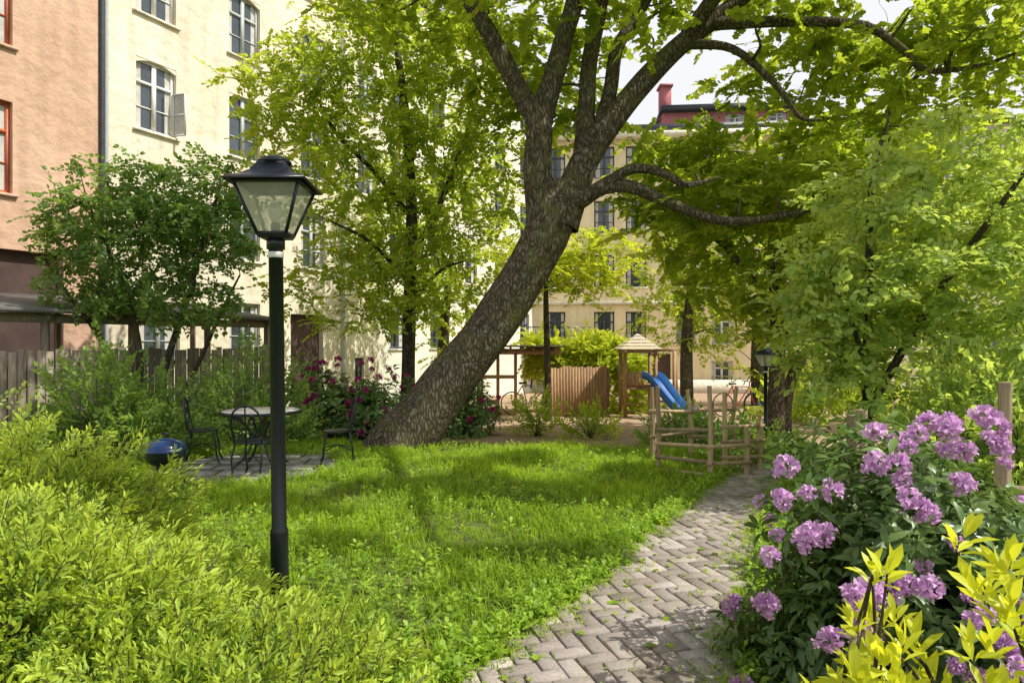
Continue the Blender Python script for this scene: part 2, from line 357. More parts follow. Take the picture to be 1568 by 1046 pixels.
# ------------------------------------------------------------------ ground
def ground():
    xs=np.concatenate([[-400,-120,-50],np.linspace(-24,34,90),[60,120,400]]);ys=np.concatenate([[-200,-50,-10],np.linspace(-2,42,100),[70,150,600]])
    X,Y=np.meshgrid(xs,ys);Z=G(Y)+.02*np.sin(X*1.7)*np.sin(Y*1.3)*((Y>9)&(Y<60))
    V=np.stack([X,Y,Z],-1).reshape(-1,3);nx=len(xs);F=[(j*nx+i,j*nx+i+1,(j+1)*nx+i+1,(j+1)*nx+i) for j in range(len(ys)-1) for i in range(nx-1)]
    m,nt,out=mat('soil_and_sand');L=nt.links.new
    g=N(nt,'ShaderNodeNewGeometry');sp=N(nt,'ShaderNodeSeparateXYZ');L(g.outputs['Position'],sp.inputs[0])
    n=N(nt,'ShaderNodeTexNoise',Scale=.9,Detail=4.0);L(g.outputs['Position'],n.inputs['Vector'])
    nf=N(nt,'ShaderNodeTexNoise',Scale=22,Detail=4.0,Roughness=.7);L(g.outputs['Position'],nf.inputs['Vector'])
    ad=N(nt,'ShaderNodeMath',operation='MULTIPLY_ADD');L(n.outputs['Fac'],ad.inputs[0]);ad.inputs[1].default_value=3;L(sp.outputs['Y'],ad.inputs[2])
    mr=N(nt,'ShaderNodeMapRange',interpolation_type='SMOOTHSTEP');mr.inputs['From Min'].default_value=12.5;mr.inputs['From Max'].default_value=13.2;L(ad.outputs[0],mr.inputs['Value'])
    ad2=N(nt,'ShaderNodeMath',operation='MULTIPLY_ADD');L(n.outputs['Fac'],ad2.inputs[0]);ad2.inputs[1].default_value=2;L(sp.outputs['X'],ad2.inputs[2])
    mr2=N(nt,'ShaderNodeMapRange',interpolation_type='SMOOTHSTEP');mr2.inputs['From Min'].default_value=-1.2;mr2.inputs['From Max'].default_value=.2;L(ad2.outputs[0],mr2.inputs['Value'])
    mu=N(nt,'ShaderNodeMath',operation='MULTIPLY');L(mr.outputs[0],mu.inputs[0]);L(mr2.outputs[0],mu.inputs[1])
    r1=ramp(nt,[(.35,(.07,.06,.035)),(.5,(.11,.14,.04)),(.68,(.14,.20,.045))]);L(nf.outputs['Fac'],r1.inputs[0])
    r2=ramp(nt,[(.3,(.26,.17,.11)),(.55,(.44,.32,.22)),(.75,(.56,.44,.32))]);L(nf.outputs['Fac'],r2.inputs[0])
    mx=N(nt,'ShaderNodeMix',data_type='RGBA');L(mu.outputs[0],mx.inputs[0]);L(r1.outputs[0],mx.inputs[6]);L(r2.outputs[0],mx.inputs[7])
    p=N(nt,'ShaderNodeBsdfDiffuse');L(mx.outputs[2],p.inputs[0])
    b=N(nt,'ShaderNodeBump',Strength=.6,Distance=.03);L(nf.outputs['Fac'],b.inputs['Height']);L(b.outputs[0],p.inputs['Normal']);L(p.outputs[0],out.inputs[0])
    quads('ground',V,F,m,smooth=True)
ground()
PY=np.array([0,2,3.4,4.16,4.71,5.8,7.2,8.2,9.0,10,11]);PX=np.array([-1.5,-.35,.41,.80,1.08,1.56,2.28,2.85,3.4,4.2,5.1]);PW=np.array([.75,.75,.72,.62,.56,.50,.44,.44,.5,.55,.6])
def pc(y): return np.interp(y,PY,PX)
def pw(y): return np.interp(y,PY,PW)
def path():
    root=empty('brick_path');rng=np.random.default_rng(3)
    ys=np.linspace(0,10.2,60);V=[];F=[]
    for y in ys: V+= [(pc(y)-pw(y)*1.03,y,float(G(y))+.004),(pc(y)+pw(y)*1.03,y,float(G(y))+.004)]
    F=[(2*i,2*i+1,2*i+3,2*i+2) for i in range(len(ys)-1)]
    quads('joint_bed',V,F,simple('mossy_sand',(.10,.08,.045),.95,0,.5,25,.5,col2=(.045,.055,.02)),root)
    W=.108;a=math.radians(62+45);ca,sa=math.cos(a),math.sin(a);b=B()
    def brick(x,y,l,w):
        c=.006;h=.007;g=.0058;z=.024+rng.normal(0,.0028);t=rng.uniform(0,1);tx,ty=rng.normal(0,.014,2)
        pts=[]
        for ins,zz in((g,-.01),(g,z-h),(g+c,z)):
            for px,py in((x+ins,y+ins),(x+l-ins,y+ins),(x+l-ins,y+w-ins),(x+ins,y+w-ins)):
                pts.append((px*ca-py*sa,px*sa+py*ca+4,zz+(px-x)*tx+(py-y)*ty))
        b.add(pts,[(8,9,10,11)]+[(o+i,o+(i+1)%4,o+4+(i+1)%4,o+4+i) for o in(0,4) for i in range(4)],t)
    for i in range(-78,78):
        for j in range(-78,78):
            k=(i-j)%4
            if k==0: x,y,l,w_=i*W,j*W,2*W,W
            elif k==3: x,y,l,w_=i*W,j*W,W,2*W
            else: continue
            cx,cy=x+l/2,y+w_/2;X=cx*ca-cy*sa;Y=cx*sa+cy*ca+4
            if Y<.5 or Y>9.2: continue
            if abs(X-pc(Y))<pw(Y)+.02*rng.normal(): brick(x,y,l,w_)
    m,nt,out=mat('concrete_paver');L=nt.links.new
    at=N(nt,'ShaderNodeAttribute',attribute_name='tint');tc=N(nt,'ShaderNodeTexCoord')
    n=N(nt,'ShaderNodeTexNoise',Scale=60,Detail=4.0,Roughness=.7);L(tc.outputs['Object'],n.inputs['Vector'])
    n2=N(nt,'ShaderNodeTexNoise',Scale=2.2,Detail=3.0);L(tc.outputs['Object'],n2.inputs['Vector'])
    r=ramp(nt,[(0,(.31,.265,.24)),(.5,(.41,.355,.325)),(1,(.52,.455,.42))]);L(at.outputs['Fac'],r.inputs[0])
    r2=ramp(nt,[(.3,(.6,.6,.57)),(.62,(1,1,1))]);L(n.outputs['Fac'],r2.inputs[0]);r3=ramp(nt,[(.3,(.64,.64,.54)),(.6,(1,1,1))]);L(n2.outputs['Fac'],r3.inputs[0])
    m1=N(nt,'ShaderNodeMix',data_type='RGBA',blend_type='MULTIPLY');m1.inputs[0].default_value=.8;L(r.outputs[0],m1.inputs[6]);L(r2.outputs[0],m1.inputs[7])
    m2=N(nt,'ShaderNodeMix',data_type='RGBA',blend_type='MULTIPLY');m2.inputs[0].default_value=.9;L(m1.outputs[2],m2.inputs[6]);L(r3.outputs[0],m2.inputs[7])
    p=N(nt,'ShaderNodeBsdfDiffuse');L(m2.outputs[2],p.inputs[0])
    bb=N(nt,'ShaderNodeBump',Strength=.4,Distance=.004);L(n.outputs['Fac'],bb.inputs['Height']);L(bb.outputs[0],p.inputs['Normal']);L(p.outputs[0],out.inputs[0])
    b.out('pavers',m,root)
path()
# ------------------------------------------------------------------ lawn
def tuft(rng,n,h):
    Vs=[];Fs=[];Ts=[];k=0
    for i in range(n):
        a=rng.uniform(0,2*PI);ln=rng.uniform(.2,.95);H=h*rng.uniform(.55,1.2);w=.0034
        d=np.array([math.cos(a),math.sin(a),0]);s=np.array([-d[1],d[0],0]);o=rng.normal(0,.026,3)*[1,1,0]
        p0=o;p1=o+d*H*ln*.35+np.array([0,0,H*.6]);p2=o+d*H*ln+np.array([0,0,H*(1-.35*ln)])
        Vs.append(np.array([p0-s*w,p0+s*w,p1+s*w*.9,p1-s*w*.9,p2+s*w*.15,p2-s*w*.15]));Fs.append(np.array([(0,1,2,3),(3,2,4,5)])+k);k+=6
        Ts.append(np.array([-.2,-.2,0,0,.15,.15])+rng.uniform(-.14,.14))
    return np.vstack(Vs),np.vstack(Fs),np.concatenate(Ts)
def rosette(rng,n,L):
    V,F,T=whorl(rng,n,leaf8(L,L*.6,.2,.35),.5)
    return V[:,[0,2,1]],F[:,::-1],T
def lawn():
    root=empty('lawn');rng=np.random.default_rng(11);n=32000
    y=2.3+(rng.uniform(0,1,n)**1.2)*9.6;x=rng.uniform(-6.2,5,n)
    edge=pc(y)-pw(y)+.06*rng.normal(size=n)
    clump=np.sin(x*2.1+1.3*np.sin(y*1.7))*np.sin(y*2.4+x)
    keep=(x<edge)&(rng.uniform(0,1,n)<.85+.15*clump)
    tbl=((x+3.6)/1.25)**2+((y-9.2)/1.0)**2<1;keep&=~tbl
    keep&=~((y>11.0+.4*np.sin(x*2))&(x>-1.2)&(rng.uniform(0,1,n)<.85))
    x,y=x[keep],y[keep];m=len(x)
    pos=np.stack([x,y,G(y)],-1);a=rng.uniform(0,2*PI,m);d=np.stack([np.cos(a),np.sin(a),np.zeros(m)],-1);zh=np.array([0,0,1.])+rng.normal(0,.1,(m,3))
    t=.5+.16*np.sin(x*1.1+2*np.sin(y*.8))+rng.normal(0,.15,m)
    near=np.interp(y,[2,6,12],[.8,1.0,1.1])
    sc=near*(1+.4*np.sin(x*3.1+y)*np.sin(y*2.3))*rng.uniform(.6,1.3,m)
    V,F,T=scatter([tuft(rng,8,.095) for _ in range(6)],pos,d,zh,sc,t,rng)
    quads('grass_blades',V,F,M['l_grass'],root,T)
    n=12500;y=2.4+rng.uniform(0,1,n)**1.5*8.8;x=rng.uniform(-5,4,n);dd=np.sin(x*1.7+2)*np.sin(y*1.9)+rng.normal(0,.6,n)+.6*(y<5.5)
    k=(x<pc(y)-pw(y)+.04)&(dd>.0)&~(((x+3.6)/1.25)**2+((y-9.2)/1.0)**2<1);x2,y2=x[k],y[k]
    m=900;ye=rng.uniform(2.4,9,m);xe=pc(ye)-pw(ye)+rng.normal(-.03,.07,m);x2=np.r_[x2,xe];y2=np.r_[y2,ye]
    m=700;ye=rng.uniform(2.4,9,m);xe=pc(ye)+pw(ye)+np.abs(rng.normal(0,.15,m));x2=np.r_[x2,xe];y2=np.r_[y2,ye]
    m=len(x2);pos=np.stack([x2,y2,G(y2)+.03+rng.uniform(0,.08,m)],-1);a=rng.uniform(0,6.28,m);d=np.stack([np.cos(a),np.sin(a),rng.normal(0,.12,m)],-1);zh=np.array([0,0,1.])+rng.normal(0,.2,(m,3))
    V,F,T=scatter([rosette(rng,6,.045) for _ in range(5)],pos,d,zh,rng.uniform(.45,1.35,m),.5+rng.normal(0,.2,m),rng)
    quads('broadleaf_weeds',V,F,M['l_weed'],root,T)
    n=1300;y=rng.uniform(2.5,9,n);x=pc(y)+pw(y)*rng.choice([-1,1],n)*np.abs(1-np.abs(rng.normal(0,.22,n)));pos=np.stack([x,y,np.full(n,.012)],-1)
    n2=1500;y2=rng.uniform(12.5,26,n2);x2=rng.uniform(-9,12,n2);kk=np.sin(x2*1.3)*np.sin(y2*1.1+1)>.4;pos=np.vstack([pos,np.stack([x2,y2,G(y2)],-1)[kk]])
    n3=4000;y3=rng.uniform(2.2,10,n3);x3=pc(y3)+pw(y3)+rng.uniform(.0,2.4,n3);pos=np.vstack([pos,np.stack([x3,y3,G(y3)],-1)])
    m=len(pos);a=rng.uniform(0,6.28,m);d=np.stack([np.cos(a),np.sin(a),np.zeros(m)],-1);zh=np.tile([0,0,1.],(m,1))
    V,F,T=scatter([tuft(rng,6,.05) for _ in range(4)],pos,d,zh,np.where(pos[:,1]>10,1.5,1)*rng.uniform(.5,1.1,m),.5+rng.normal(0,.15,m),rng)
    quads('sparse_grass',V,F,M['l_grass'],root,T)
    m=200;y=rng.uniform(2.6,8.8,m);x=pc(y)+pw(y)*rng.uniform(-1,1,m);a=rng.uniform(0,6.28,m);Vl,Fl=maple(.05)
    V,F,T=scatter([(Vl,Fl,np.zeros(len(Vl)))],np.stack([x,y,np.full(m,.036)],-1),np.stack([np.cos(a),np.sin(a),rng.normal(0,.08,m)],-1),np.array([0,0,1.])+rng.normal(0,.15,(m,3)),rng.uniform(.3,1.1,m),rng.uniform(.2,.9,m),rng)
    quads('fallen_leaves',V,F,M['l_weed'],root,T)
lawn()
# ------------------------------------------------------------------ facades
def facade(root,p0,d,length,z0,z1,ops,wm,body=9.0,name='wall',roofh=.35,trim=None):
    p0=np.array([p0[0],p0[1],0.]);d=np.array([d[0],d[1],0.]);d/=np.linalg.norm(d);nr=np.array([d[1],-d[0],0.])
    P=lambda u,z,n:p0+d*u+nr*n+np.array([0,0,z])
    us=sorted({0,length,*[round(o['u']-o['w']/2,4) for o in ops],*[round(o['u']+o['w']/2,4) for o in ops]})
    zs=sorted({z0,z1,*[round(o['z'],4) for o in ops],*[round(o['z']+o['h'],4) for o in ops]})
    b=B()
    def Q(pts,t=.5,bb=None): (bb or b).add(pts,[(0,1,2,3)],t)
    for i in range(len(us)-1):
        for j in range(len(zs)-1):
            uc,zc=(us[i]+us[i+1])/2,(zs[j]+zs[j+1])/2
            if any(abs(uc-o['u'])<o['w']/2 and o['z']<zc<o['z']+o['h'] for o in ops): continue
            Q([P(us[i],zs[j],0),P(us[i+1],zs[j],0),P(us[i+1],zs[j+1],0),P(us[i],zs[j+1],0)])
    fr={};gl=B();cu=B();dk=B();sl=B()
    def bx(bb,u0,u1,za,zb,n0,n1,t=.5):
        V=[P(u,z,n) for n in(n0,n1) for u,z in((u0,za),(u1,za),(u1,zb),(u0,zb))]
        bb.add(V,[(3,2,1,0),(4,5,6,7),(0,1,5,4),(1,2,6,5),(2,3,7,6),(3,0,4,7)],t)
    rg=np.random.default_rng(int(length*100))
    for o in ops:
        u0,u1,za,zb=o['u']-o['w']/2,o['u']+o['w']/2,o['z'],o['z']+o['h'];D=-.2
        Q([P(u0,za,0),P(u0,zb,0),P(u0,zb,D),P(u0,za,D)]);Q([P(u1,zb,0),P(u1,za,0),P(u1,za,D),P(u1,zb,D)])
        Q([P(u0,zb,0),P(u1,zb,0),P(u1,zb,D),P(u0,zb,D)]);Q([P(u1,za,0),P(u0,za,0),P(u0,za,D),P(u1,za,D)])
        if o.get('kind')=='dark':
            dk.add([P(u0,za,D),P(u1,za,D),P(u1,zb,D),P(u0,zb,D)],[(0,1,2,3)]);continue
        f=fr.setdefault(o.get('fm','white'),B());fw=.075
        n0,n1=-.19,-.11
        bx(f,u0,u0+fw,za,zb,n0,n1);bx(f,u1-fw,u1,za,zb,n0,n1);bx(f,u0+fw,u1-fw,za,za+fw,n0,n1);bx(f,u0+fw,u1-fw,zb-fw,zb,n0,n1)
        bx(f,o['u']-.055,o['u']+.055,za+fw,zb-fw,n0,n1+.012)
        zt=za+o['h']*.66;bx(f,u0+fw,o['u']-.055,zt,zt+.075,n0,n1+.005);bx(f,o['u']+.055,u1-fw,zt,zt+.075,n0,n1+.005)
        zm=za+o['h']*.33
        bx(f,u0+fw,o['u']-.055,zm,zm+.03,n0,n1-.02);bx(f,o['u']+.055,u1-fw,zm,zm+.03,n0,n1-.02)
        gl.add([P(u0,za,-.16),P(u1,za,-.16),P(u1,zb,-.16),P(u0,zb,-.16)],[(0,1,2,3)])
        if o.get('arch'):
            n=8;hh=.14
            for k in range(n):
                ua,ub=u0+(u1-u0)*k/n,u0+(u1-u0)*(k+1)/n
                ca=zb-hh*((ua-o['u'])/(o['w']/2))**2;cb=zb-hh*((ub-o['u'])/(o['w']/2))**2
                Q([P(ua,ca,-.012),P(ub,cb,-.012),P(ub,zb,-.012),P(ua,zb,-.012)]);Q([P(ua,ca,-.012),P(ub,cb,-.012),P(ub,cb,-.1),P(ua,ca,-.1)])
        if o.get('open'):
            A0=P(u1-.03,za+.08,-.08);dirn=nr*.40+d*.06
            pts=[A0,A0+dirn,A0+dirn+np.array([0,0,o['h']*.6]),A0+np.array([0,0,o['h']*.6])]
            for q in range(4): f.beam(pts[q],pts[(q+1)%4],.05,.04)
            f.beam((pts[0]+pts[3])/2,(pts[1]+pts[2])/2,.03,.03);cu.add([p+d*.01 for p in pts],[(0,1,2,3)])
        if rg.uniform()<.8:
            for s in(-1,1):
                wdt=rg.uniform(.2,.6)*o['w']/2*.8
                ue=o['u']+s*(o['w']/2-fw)
                a_,b_=sorted((ue,ue-s*wdt));cu.add([P(a_,za+.08,-.157),P(b_,za+.08,-.157),P(b_,zb-.08,-.157),P(a_,zb-.08,-.157)],[(0,1,2,3)])
        bx(sl,u0-.09,u1+.09,za-.07,za-.003,-.03,.07)
    b.out(name,wm,root)
    for k,f in fr.items(): f.out('window_frames',M[k],root)
    if gl.v: gl.out('window_glass',M['glass'],root)
    if cu.v: cu.out('curtains',M['curtain'],root)
    if dk.v: dk.out('doorways',M['dark'],root)
    if sl.v: sl.out('window_sills',trim or wm,root)
    bb=B();bx(bb,.01,length-.01,z0,z1-.01,-body,-.3)
    for q in [(P(0.0,z0,0),P(0.0,z1,0),P(0.0,z1,-.3),P(0.0,z0,-.3)),(P(length,z0,0),P(length,z1,0),P(length,z1,-.3),P(length,z0,-.3))]: bb.add(q,[(0,1,2,3)])
    bb.out('building_body',wm,root)
    rf=B();bx(rf,-.1,length+.1,z1,z1+roofh,-body,.35);rf.out('roof',M['roof'],root)
    return P
DW=np.array([.52,1.]);DL=np.linalg.norm(DW);W0=np.array([-9.37,18.])
U=lambda t:t*DL
r=empty('salmon_apartment_building')
p=W0+DW*(-10)+np.array([.887,-.461])*.12
ops=[dict(u=U(10-3.62),z=z,w=1.2,h=2.0,fm='frame_org') for z in(4.9,8.1,11.3)]+[dict(u=U(10-6.2),z=z,w=1.2,h=2.0,fm='frame_org') for z in(4.9,8.1,11.3)]+[dict(u=U(10-3.3),z=-.3,w=2.6,h=4.0,kind='dark')]
facade(r,p,DW,U(10-1.44),-1.3,15,ops,M['orange'])
b=B();q=W0+DW*(-1.36)+np.array([.887,-.461])*.14;b.tube([(q[0],q[1],-.5),(q[0],q[1],7),(q[0],q[1],15)],[.06]*3,10,1);b.out('drainpipe',M['roof'],r,smooth=True)
r=empty('cream_apartment_building');p=W0+DW*(-1.43)
ops=[]
for t in(0,2.56,5.1,7.6):
    for z in(4.14,7.18,10.2,13.2):
        if z==4.14 and t==0: continue
        ops.append(dict(u=U(t+1.43),z=z,w=1.15,h=1.85,fm='white' if t==0 else 'frame_grey',arch=(t<3),open=(t==0 and z==7.18)))
ops+=[dict(u=U(2.56+1.43),z=1.35,w=1.15,h=1.5,fm='frame_grey'),dict(u=U(.1+1.43),z=1.2,w=1.15,h=1.5,fm='frame_grey'),dict(u=U(4.85+1.43),z=-.7,w=1.5,h=3.3,kind='dark'),dict(u=U(7.2+1.43),z=.3,w=.5,h=.8,fm='frame_dark')]
facade(r,p,DW,U(9.6),-1.3,15.6,ops,M['cream'],trim=M['cream'])
b=B()
for t in(6.35,-1.25):
    q=W0+DW*t+np.array([.887,-.461])*.1;b.tube([(q[0],q[1],-.7),(q[0],q[1],7),(q[0],q[1],15.6)],[.055]*3,10,1)
b.out('drainpipes',M['frame_grey'],r,smooth=True)
r=empty('pale_apartment_building');p=W0+DW*8.25-np.array([.887,-.461])*.5
ops=[dict(u=U(1.6+2.6*k),z=z,w=1.15,h=1.85,fm='frame_dark') for k in range(5) for z in(1.4,4.5,7.6,10.7,13.5)]
facade(r,p,DW,U(14),-1.4,16.2,ops,M['white_pl'])
r=empty('yellow_apartment_building')
ops=[]
for x in(1.6,4.4,6.2,9.0,11.0,13.8,15.8):
    for z in(1.55,4.8,7.9,11.0):
        ops.append(dict(u=x,z=z,w=1.15,h=1.85,fm='frame_dark' if x<7 else 'white'))
ops+=[dict(u=x,z=-.7,w=1.2,h=1.3,fm='white') for x in(11.0,13.8,15.8)]+[dict(u=7.5,z=-1.1,w=1.3,h=2.1,kind='dark')]
facade(r,(.9,39.5),(1,-.09),17.4,-1.4,13.6,ops,M['yellow'],trim=M['white_pl'])
b=B()
b.beam((1,39.1,13.35),(18.2,37.55,13.35),.5,.3);b.beam((1,39.38,3.9),(18.2,37.83,3.9),.2,.18);b.beam((1,39.4,-.9),(18.2,37.8,-.9),.12,.9);b.out('cornice_and_plinth',M['white_pl'],r)
r2=empty('red_attic_storey')
ops=[dict(u=u,z=14.25,w=1.1,h=.8,fm='white') for u in(2.4,4.2,6.6)]
facade(r2,(8.9,40.4),(1,-.09),8.4,13.95,15.2,ops,M['red_pl'],body=6)
b=B();b.box(8.9,9.5,40.7,41.5,15.0,16.9);b.box(8.8,9.6,40.6,41.6,16.9,17.02);b.out('brick_chimney',M['red_pl'],r2)
r=empty('beige_apartment_building')
ops=[dict(u=1.6+2.6*k,z=z,w=1.15,h=1.8,fm='frame_grey') for k in range(8) for z in(1.4,4.5,7.6,10.4)]
facade(r,(18.6,37),(1,-.12),22,-1.4,13.2,ops,M['white_pl'])
b=B();x0,x1=.9,4.4;yb=38.9;zb=1.45
b.box(x0,x1,yb-.9,yb+.5,zb-.1,zb)
for k in range(26):
    x=x0+(x1-x0)*k/25;b.beam((x,yb-.87,zb),(x,yb-.87,zb+1.05),.025,.025)
b.beam((x0,yb-.87,zb+1.05),(x1,yb-.87,zb+1.05),.05,.05);b.beam((x0,yb-.87,zb+.15),(x1,yb-.87,zb+.15),.03,.03)
b.beam((x0,yb-.8,zb-.1),(x0,yb+.4,zb-.9),.06,.06);b.beam((x1,yb-.8,zb-.1),(x1,yb+.4,zb-.9),.06,.06)
b.out('iron_balcony',M['iron'])
# ------------------------------------------------------------------ lean-to shed roof + plank fence (left)
r=empty('lean_to_shed');b=B();nrm=np.array([.887,-.461])
A=np.array([-8.9,10.2])
for k in range(5):
    q=A+DW*(.15+k*1.45);b.beam((q[0],q[1],-.3),(q[0],q[1],2.1),.1,.1);q2=q-nrm*2.6;b.beam((q2[0],q2[1],-.3),(q2[0],q2[1],2.45),.1,.1)
    b.beam((*(q+nrm*.15),2.12),(*(q2-nrm*.1),2.5),.07,.12)
a0=A-DW*.6;a1=A+DW*6.0;b.beam((*a0,2.1),(*a1,2.1),.08,.16)
b.out('posts_and_rafters',M['wood_grey'],r)
b=B();c0=np.array([*(a0+nrm*.35),2.18]);c1=np.array([*(a1+nrm*.35),2.18]);c2=np.array([*(a1-nrm*2.9),2.62]);c3=np.array([*(a0-nrm*2.9),2.62]);up=np.array([0,0,.07])
b.add([c0,c1,c2,c3,c0+up,c1+up,c2+up,c3+up],[(3,2,1,0),(4,5,6,7),(0,1,5,4),(1,2,6,5),(2,3,7,6),(3,0,4,7)]);b.out('felt_roof',simple('roofing_felt',(.16,.15,.14),.9,0,.4,8,.4),r)
rg=np.random.default_rng(5);r=empty('plank_fence');b=B();a=np.array([-8.4,9.6]);dx=np.array([DW[0],DW[1],0])
for k in range(50):
    q=a+DW*(k*.122)+nrm*rg.normal(0,.004);h=1.56+rg.normal(0,.02);b.beam((q[0],q[1],-.3),(q[0]+rg.normal(0,.006),q[1],h),.118,.02,t=rg.uniform(0,1),xd=dx)
b.beam((*(a-nrm*.05),.5),(*(a+DW*6.0-nrm*.05),.5),.04,.08);b.beam((*(a-nrm*.05),1.3),(*(a+DW*6.0-nrm*.05),1.3),.04,.08)
b.out('planks',M['wood_grey'],r)
b=B();q=a+DW*.75+nrm*.12;b.tube([(q[0],q[1],-.1),(q[0],q[1],1.62)],[.045,.045],10,1);b.out('white_marker_post',M['white'])
# ------------------------------------------------------------------ lamps
def lamp(x,y,z0,H,s=1.0,lean=0.0,rz=.05):
    r=empty('street_lamp');r.location=(x,y,z0);r.rotation_euler=(0,lean,rz)
    b=B();zp=H-.50*s
    b.lathe((0,0,0),[(.0,-.1),(.055*s,-.1),(.055*s,.5),(.052*s,.52),(.046*s,.53),(.044*s,zp-.06*s),(.056*s,zp-.06*s),(.056*s,zp),(.04*s,zp+.01*s),(.07*s,zp+.03*s),(.0,zp+.03*s)],24)
    b.out('pole',M['iron'],r,smooth=False)
    b=B();b.lathe((0,0,0),[(.0445*s,zp-.115*s),(.0475*s,zp-.112*s),(.0475*s,zp-.08*s),(.0445*s,zp-.078*s)],20);b.out('silver_band',M['white'],r,smooth=True)
    zb=zp+.03*s;zt=zb+.30*s;hb=.088*s;ht=.195*s
    b=B()
    cb=[(i*hb,j*hb,zb) for i,j in((-1,-1),(1,-1),(1,1),(-1,1))];ct=[(i*ht,j*ht,zt) for i,j in((-1,-1),(1,-1),(1,1),(-1,1))]
    for k in range(4):
        b.beam(cb[k],ct[k],.016*s,.016*s);b.beam(cb[k],cb[(k+1)%4],.02*s,.02*s);b.beam(ct[k],ct[(k+1)%4],.02*s,.022*s)
    b.box(-hb,hb,-hb,hb,zb-.022*s,zb-.002*s)
    sq=math.sqrt(2)
    prof=[(0,zt+.012*s),(.222*s*sq,zt+.012*s),(.240*s*sq,zt+.0*s),(.246*s*sq,zt+.010*s),(.225*s*sq,zt+.028*s),(.165*s*sq,zt+.052*s),(.118*s*sq,zt+.088*s),(.092*s*sq,zt+.13*s),(.08*s*sq,zt+.15*s),(.084*s*sq,zt+.155*s)]
    b.lathe((0,0,0),prof,4,rot=PI/4)
    b.lathe((0,0,0),[(.10*s,zt+.148*s),(.104*s,zt+.156*s),(.088*s,zt+.175*s),(.045*s,zt+.192*s),(0,zt+.197*s)],20)
    b.out('lantern_frame_and_roof',M['iron'],r)
    m=bpy.data.materials.get('lantern_glass')
    if not m:
        m,nt,out=mat('lantern_glass');L=nt.links.new
        t=N(nt,'ShaderNodeBsdfTransparent');t.inputs[0].default_value=(.95,.97,.92,1);d=N(nt,'ShaderNodeBsdfPrincipled',Roughness=.15);d.inputs['Base Color'].default_value=(.75,.77,.67,1)
        tl=N(nt,'ShaderNodeBsdfTranslucent');tl.inputs[0].default_value=(.9,.9,.75,1)
        a=N(nt,'ShaderNodeMixShader',Fac=.5);L(d.outputs[0],a.inputs[1]);L(tl.outputs[0],a.inputs[2])
        n=N(nt,'ShaderNodeTexNoise',Scale=9,Detail=4.0);rr=N(nt,'ShaderNodeMapRange');rr.inputs['To Min'].default_value=.35;rr.inputs['To Max'].default_value=.75;L(n.outputs['Fac'],rr.inputs['Value'])
        ms=N(nt,'ShaderNodeMixShader');L(rr.outputs[0],ms.inputs[0]);L(t.outputs[0],ms.inputs[1]);L(a.outputs[0],ms.inputs[2]);L(ms.outputs[0],out.inputs[0])
    b=B()
    for k in range(4):
        j=(k+1)%4;f=.97;pts=[np.array(p)*[f,f,1] for p in(cb[k],cb[j],ct[j],ct[k])];b.add(pts,[(0,1,2,3)])
    b.out('glass_panes',m,r)
    b=B();b.lathe((0,0,0),[(.0,zb),(.028*s,zb),(.028*s,zb+.07*s),(.022*s,zb+.075*s)],14);b.out('bulb_socket',M['iron'],r)
    b=B();b.lathe((0,0,0),[(.02*s,zb+.075*s),(.03*s,zb+.10*s),(.045*s,zb+.14*s),(.045*s,zb+.165*s),(.03*s,zb+.195*s),(0,zb+.205*s)],18);b.out('bulb',simple('bulb_glass',(.85,.82,.7),.15),r,smooth=True)
lamp(-1.46,4.3,0,2.84,1.0,-.012)
lamp(3.66,9.85,0,1.62,.60,0,.3)
# ------------------------------------------------------------------ garden furniture
def chair(x,y,rot):
    r=empty('wrought_iron_chair');r.location=(x,y,0.01);r.rotation_euler=(0,0,rot);b=B();S=.2
    b.lathe((0,0,.44),[(0,0),(S,0),(S+.012,.008),(S,.02),(0,.02)],24)
    for sx in(-1,1):
        b.tube([(sx*.16,.15,.44),(sx*.19,.19,.25),(sx*.17,.2,.1),(sx*.21,.24,0)],.013,7)
        b.tube([(sx*.16,-.15,.44),(sx*.19,-.19,.25),(sx*.17,-.2,.1),(sx*.21,-.24,0)],.013,7)
        b.tube([(sx*.17,-.14,.44),(sx*.19,-.19,.62),(sx*.17,-.22,.80),(sx*.08,-.235,.89),(0,-.24,.91)],.013,7)
        sc=[(sx*(.075+.052*(1-k/14)*math.cos(k*.75)),-.215,.72+.075*(1-k/14)*math.sin(k*.75)) for k in range(12)];b.tube(sc,.009,6)
        sc=[(sx*(.07+.04*(1-k/14)*math.cos(-k*.75)),-.205,.57+.05*(1-k/14)*math.sin(-k*.75)) for k in range(12)];b.tube(sc,.009,6)
        b.tube([(sx*.17,.17,.2),(0,0,.26)],.008,6,1);b.tube([(sx*.17,-.17,.2),(0,0,.26)],.008,6,1)
    b.tube([(0,-.2,.45),(0,-.22,.65),(0,-.24,.91)],.009,6);b.tube([(-.18,-.19,.5),(0,-.2,.49),(.18,-.19,.5)],.009,6)
    b.out('frame_and_seat',M['iron'],r,smooth=True)
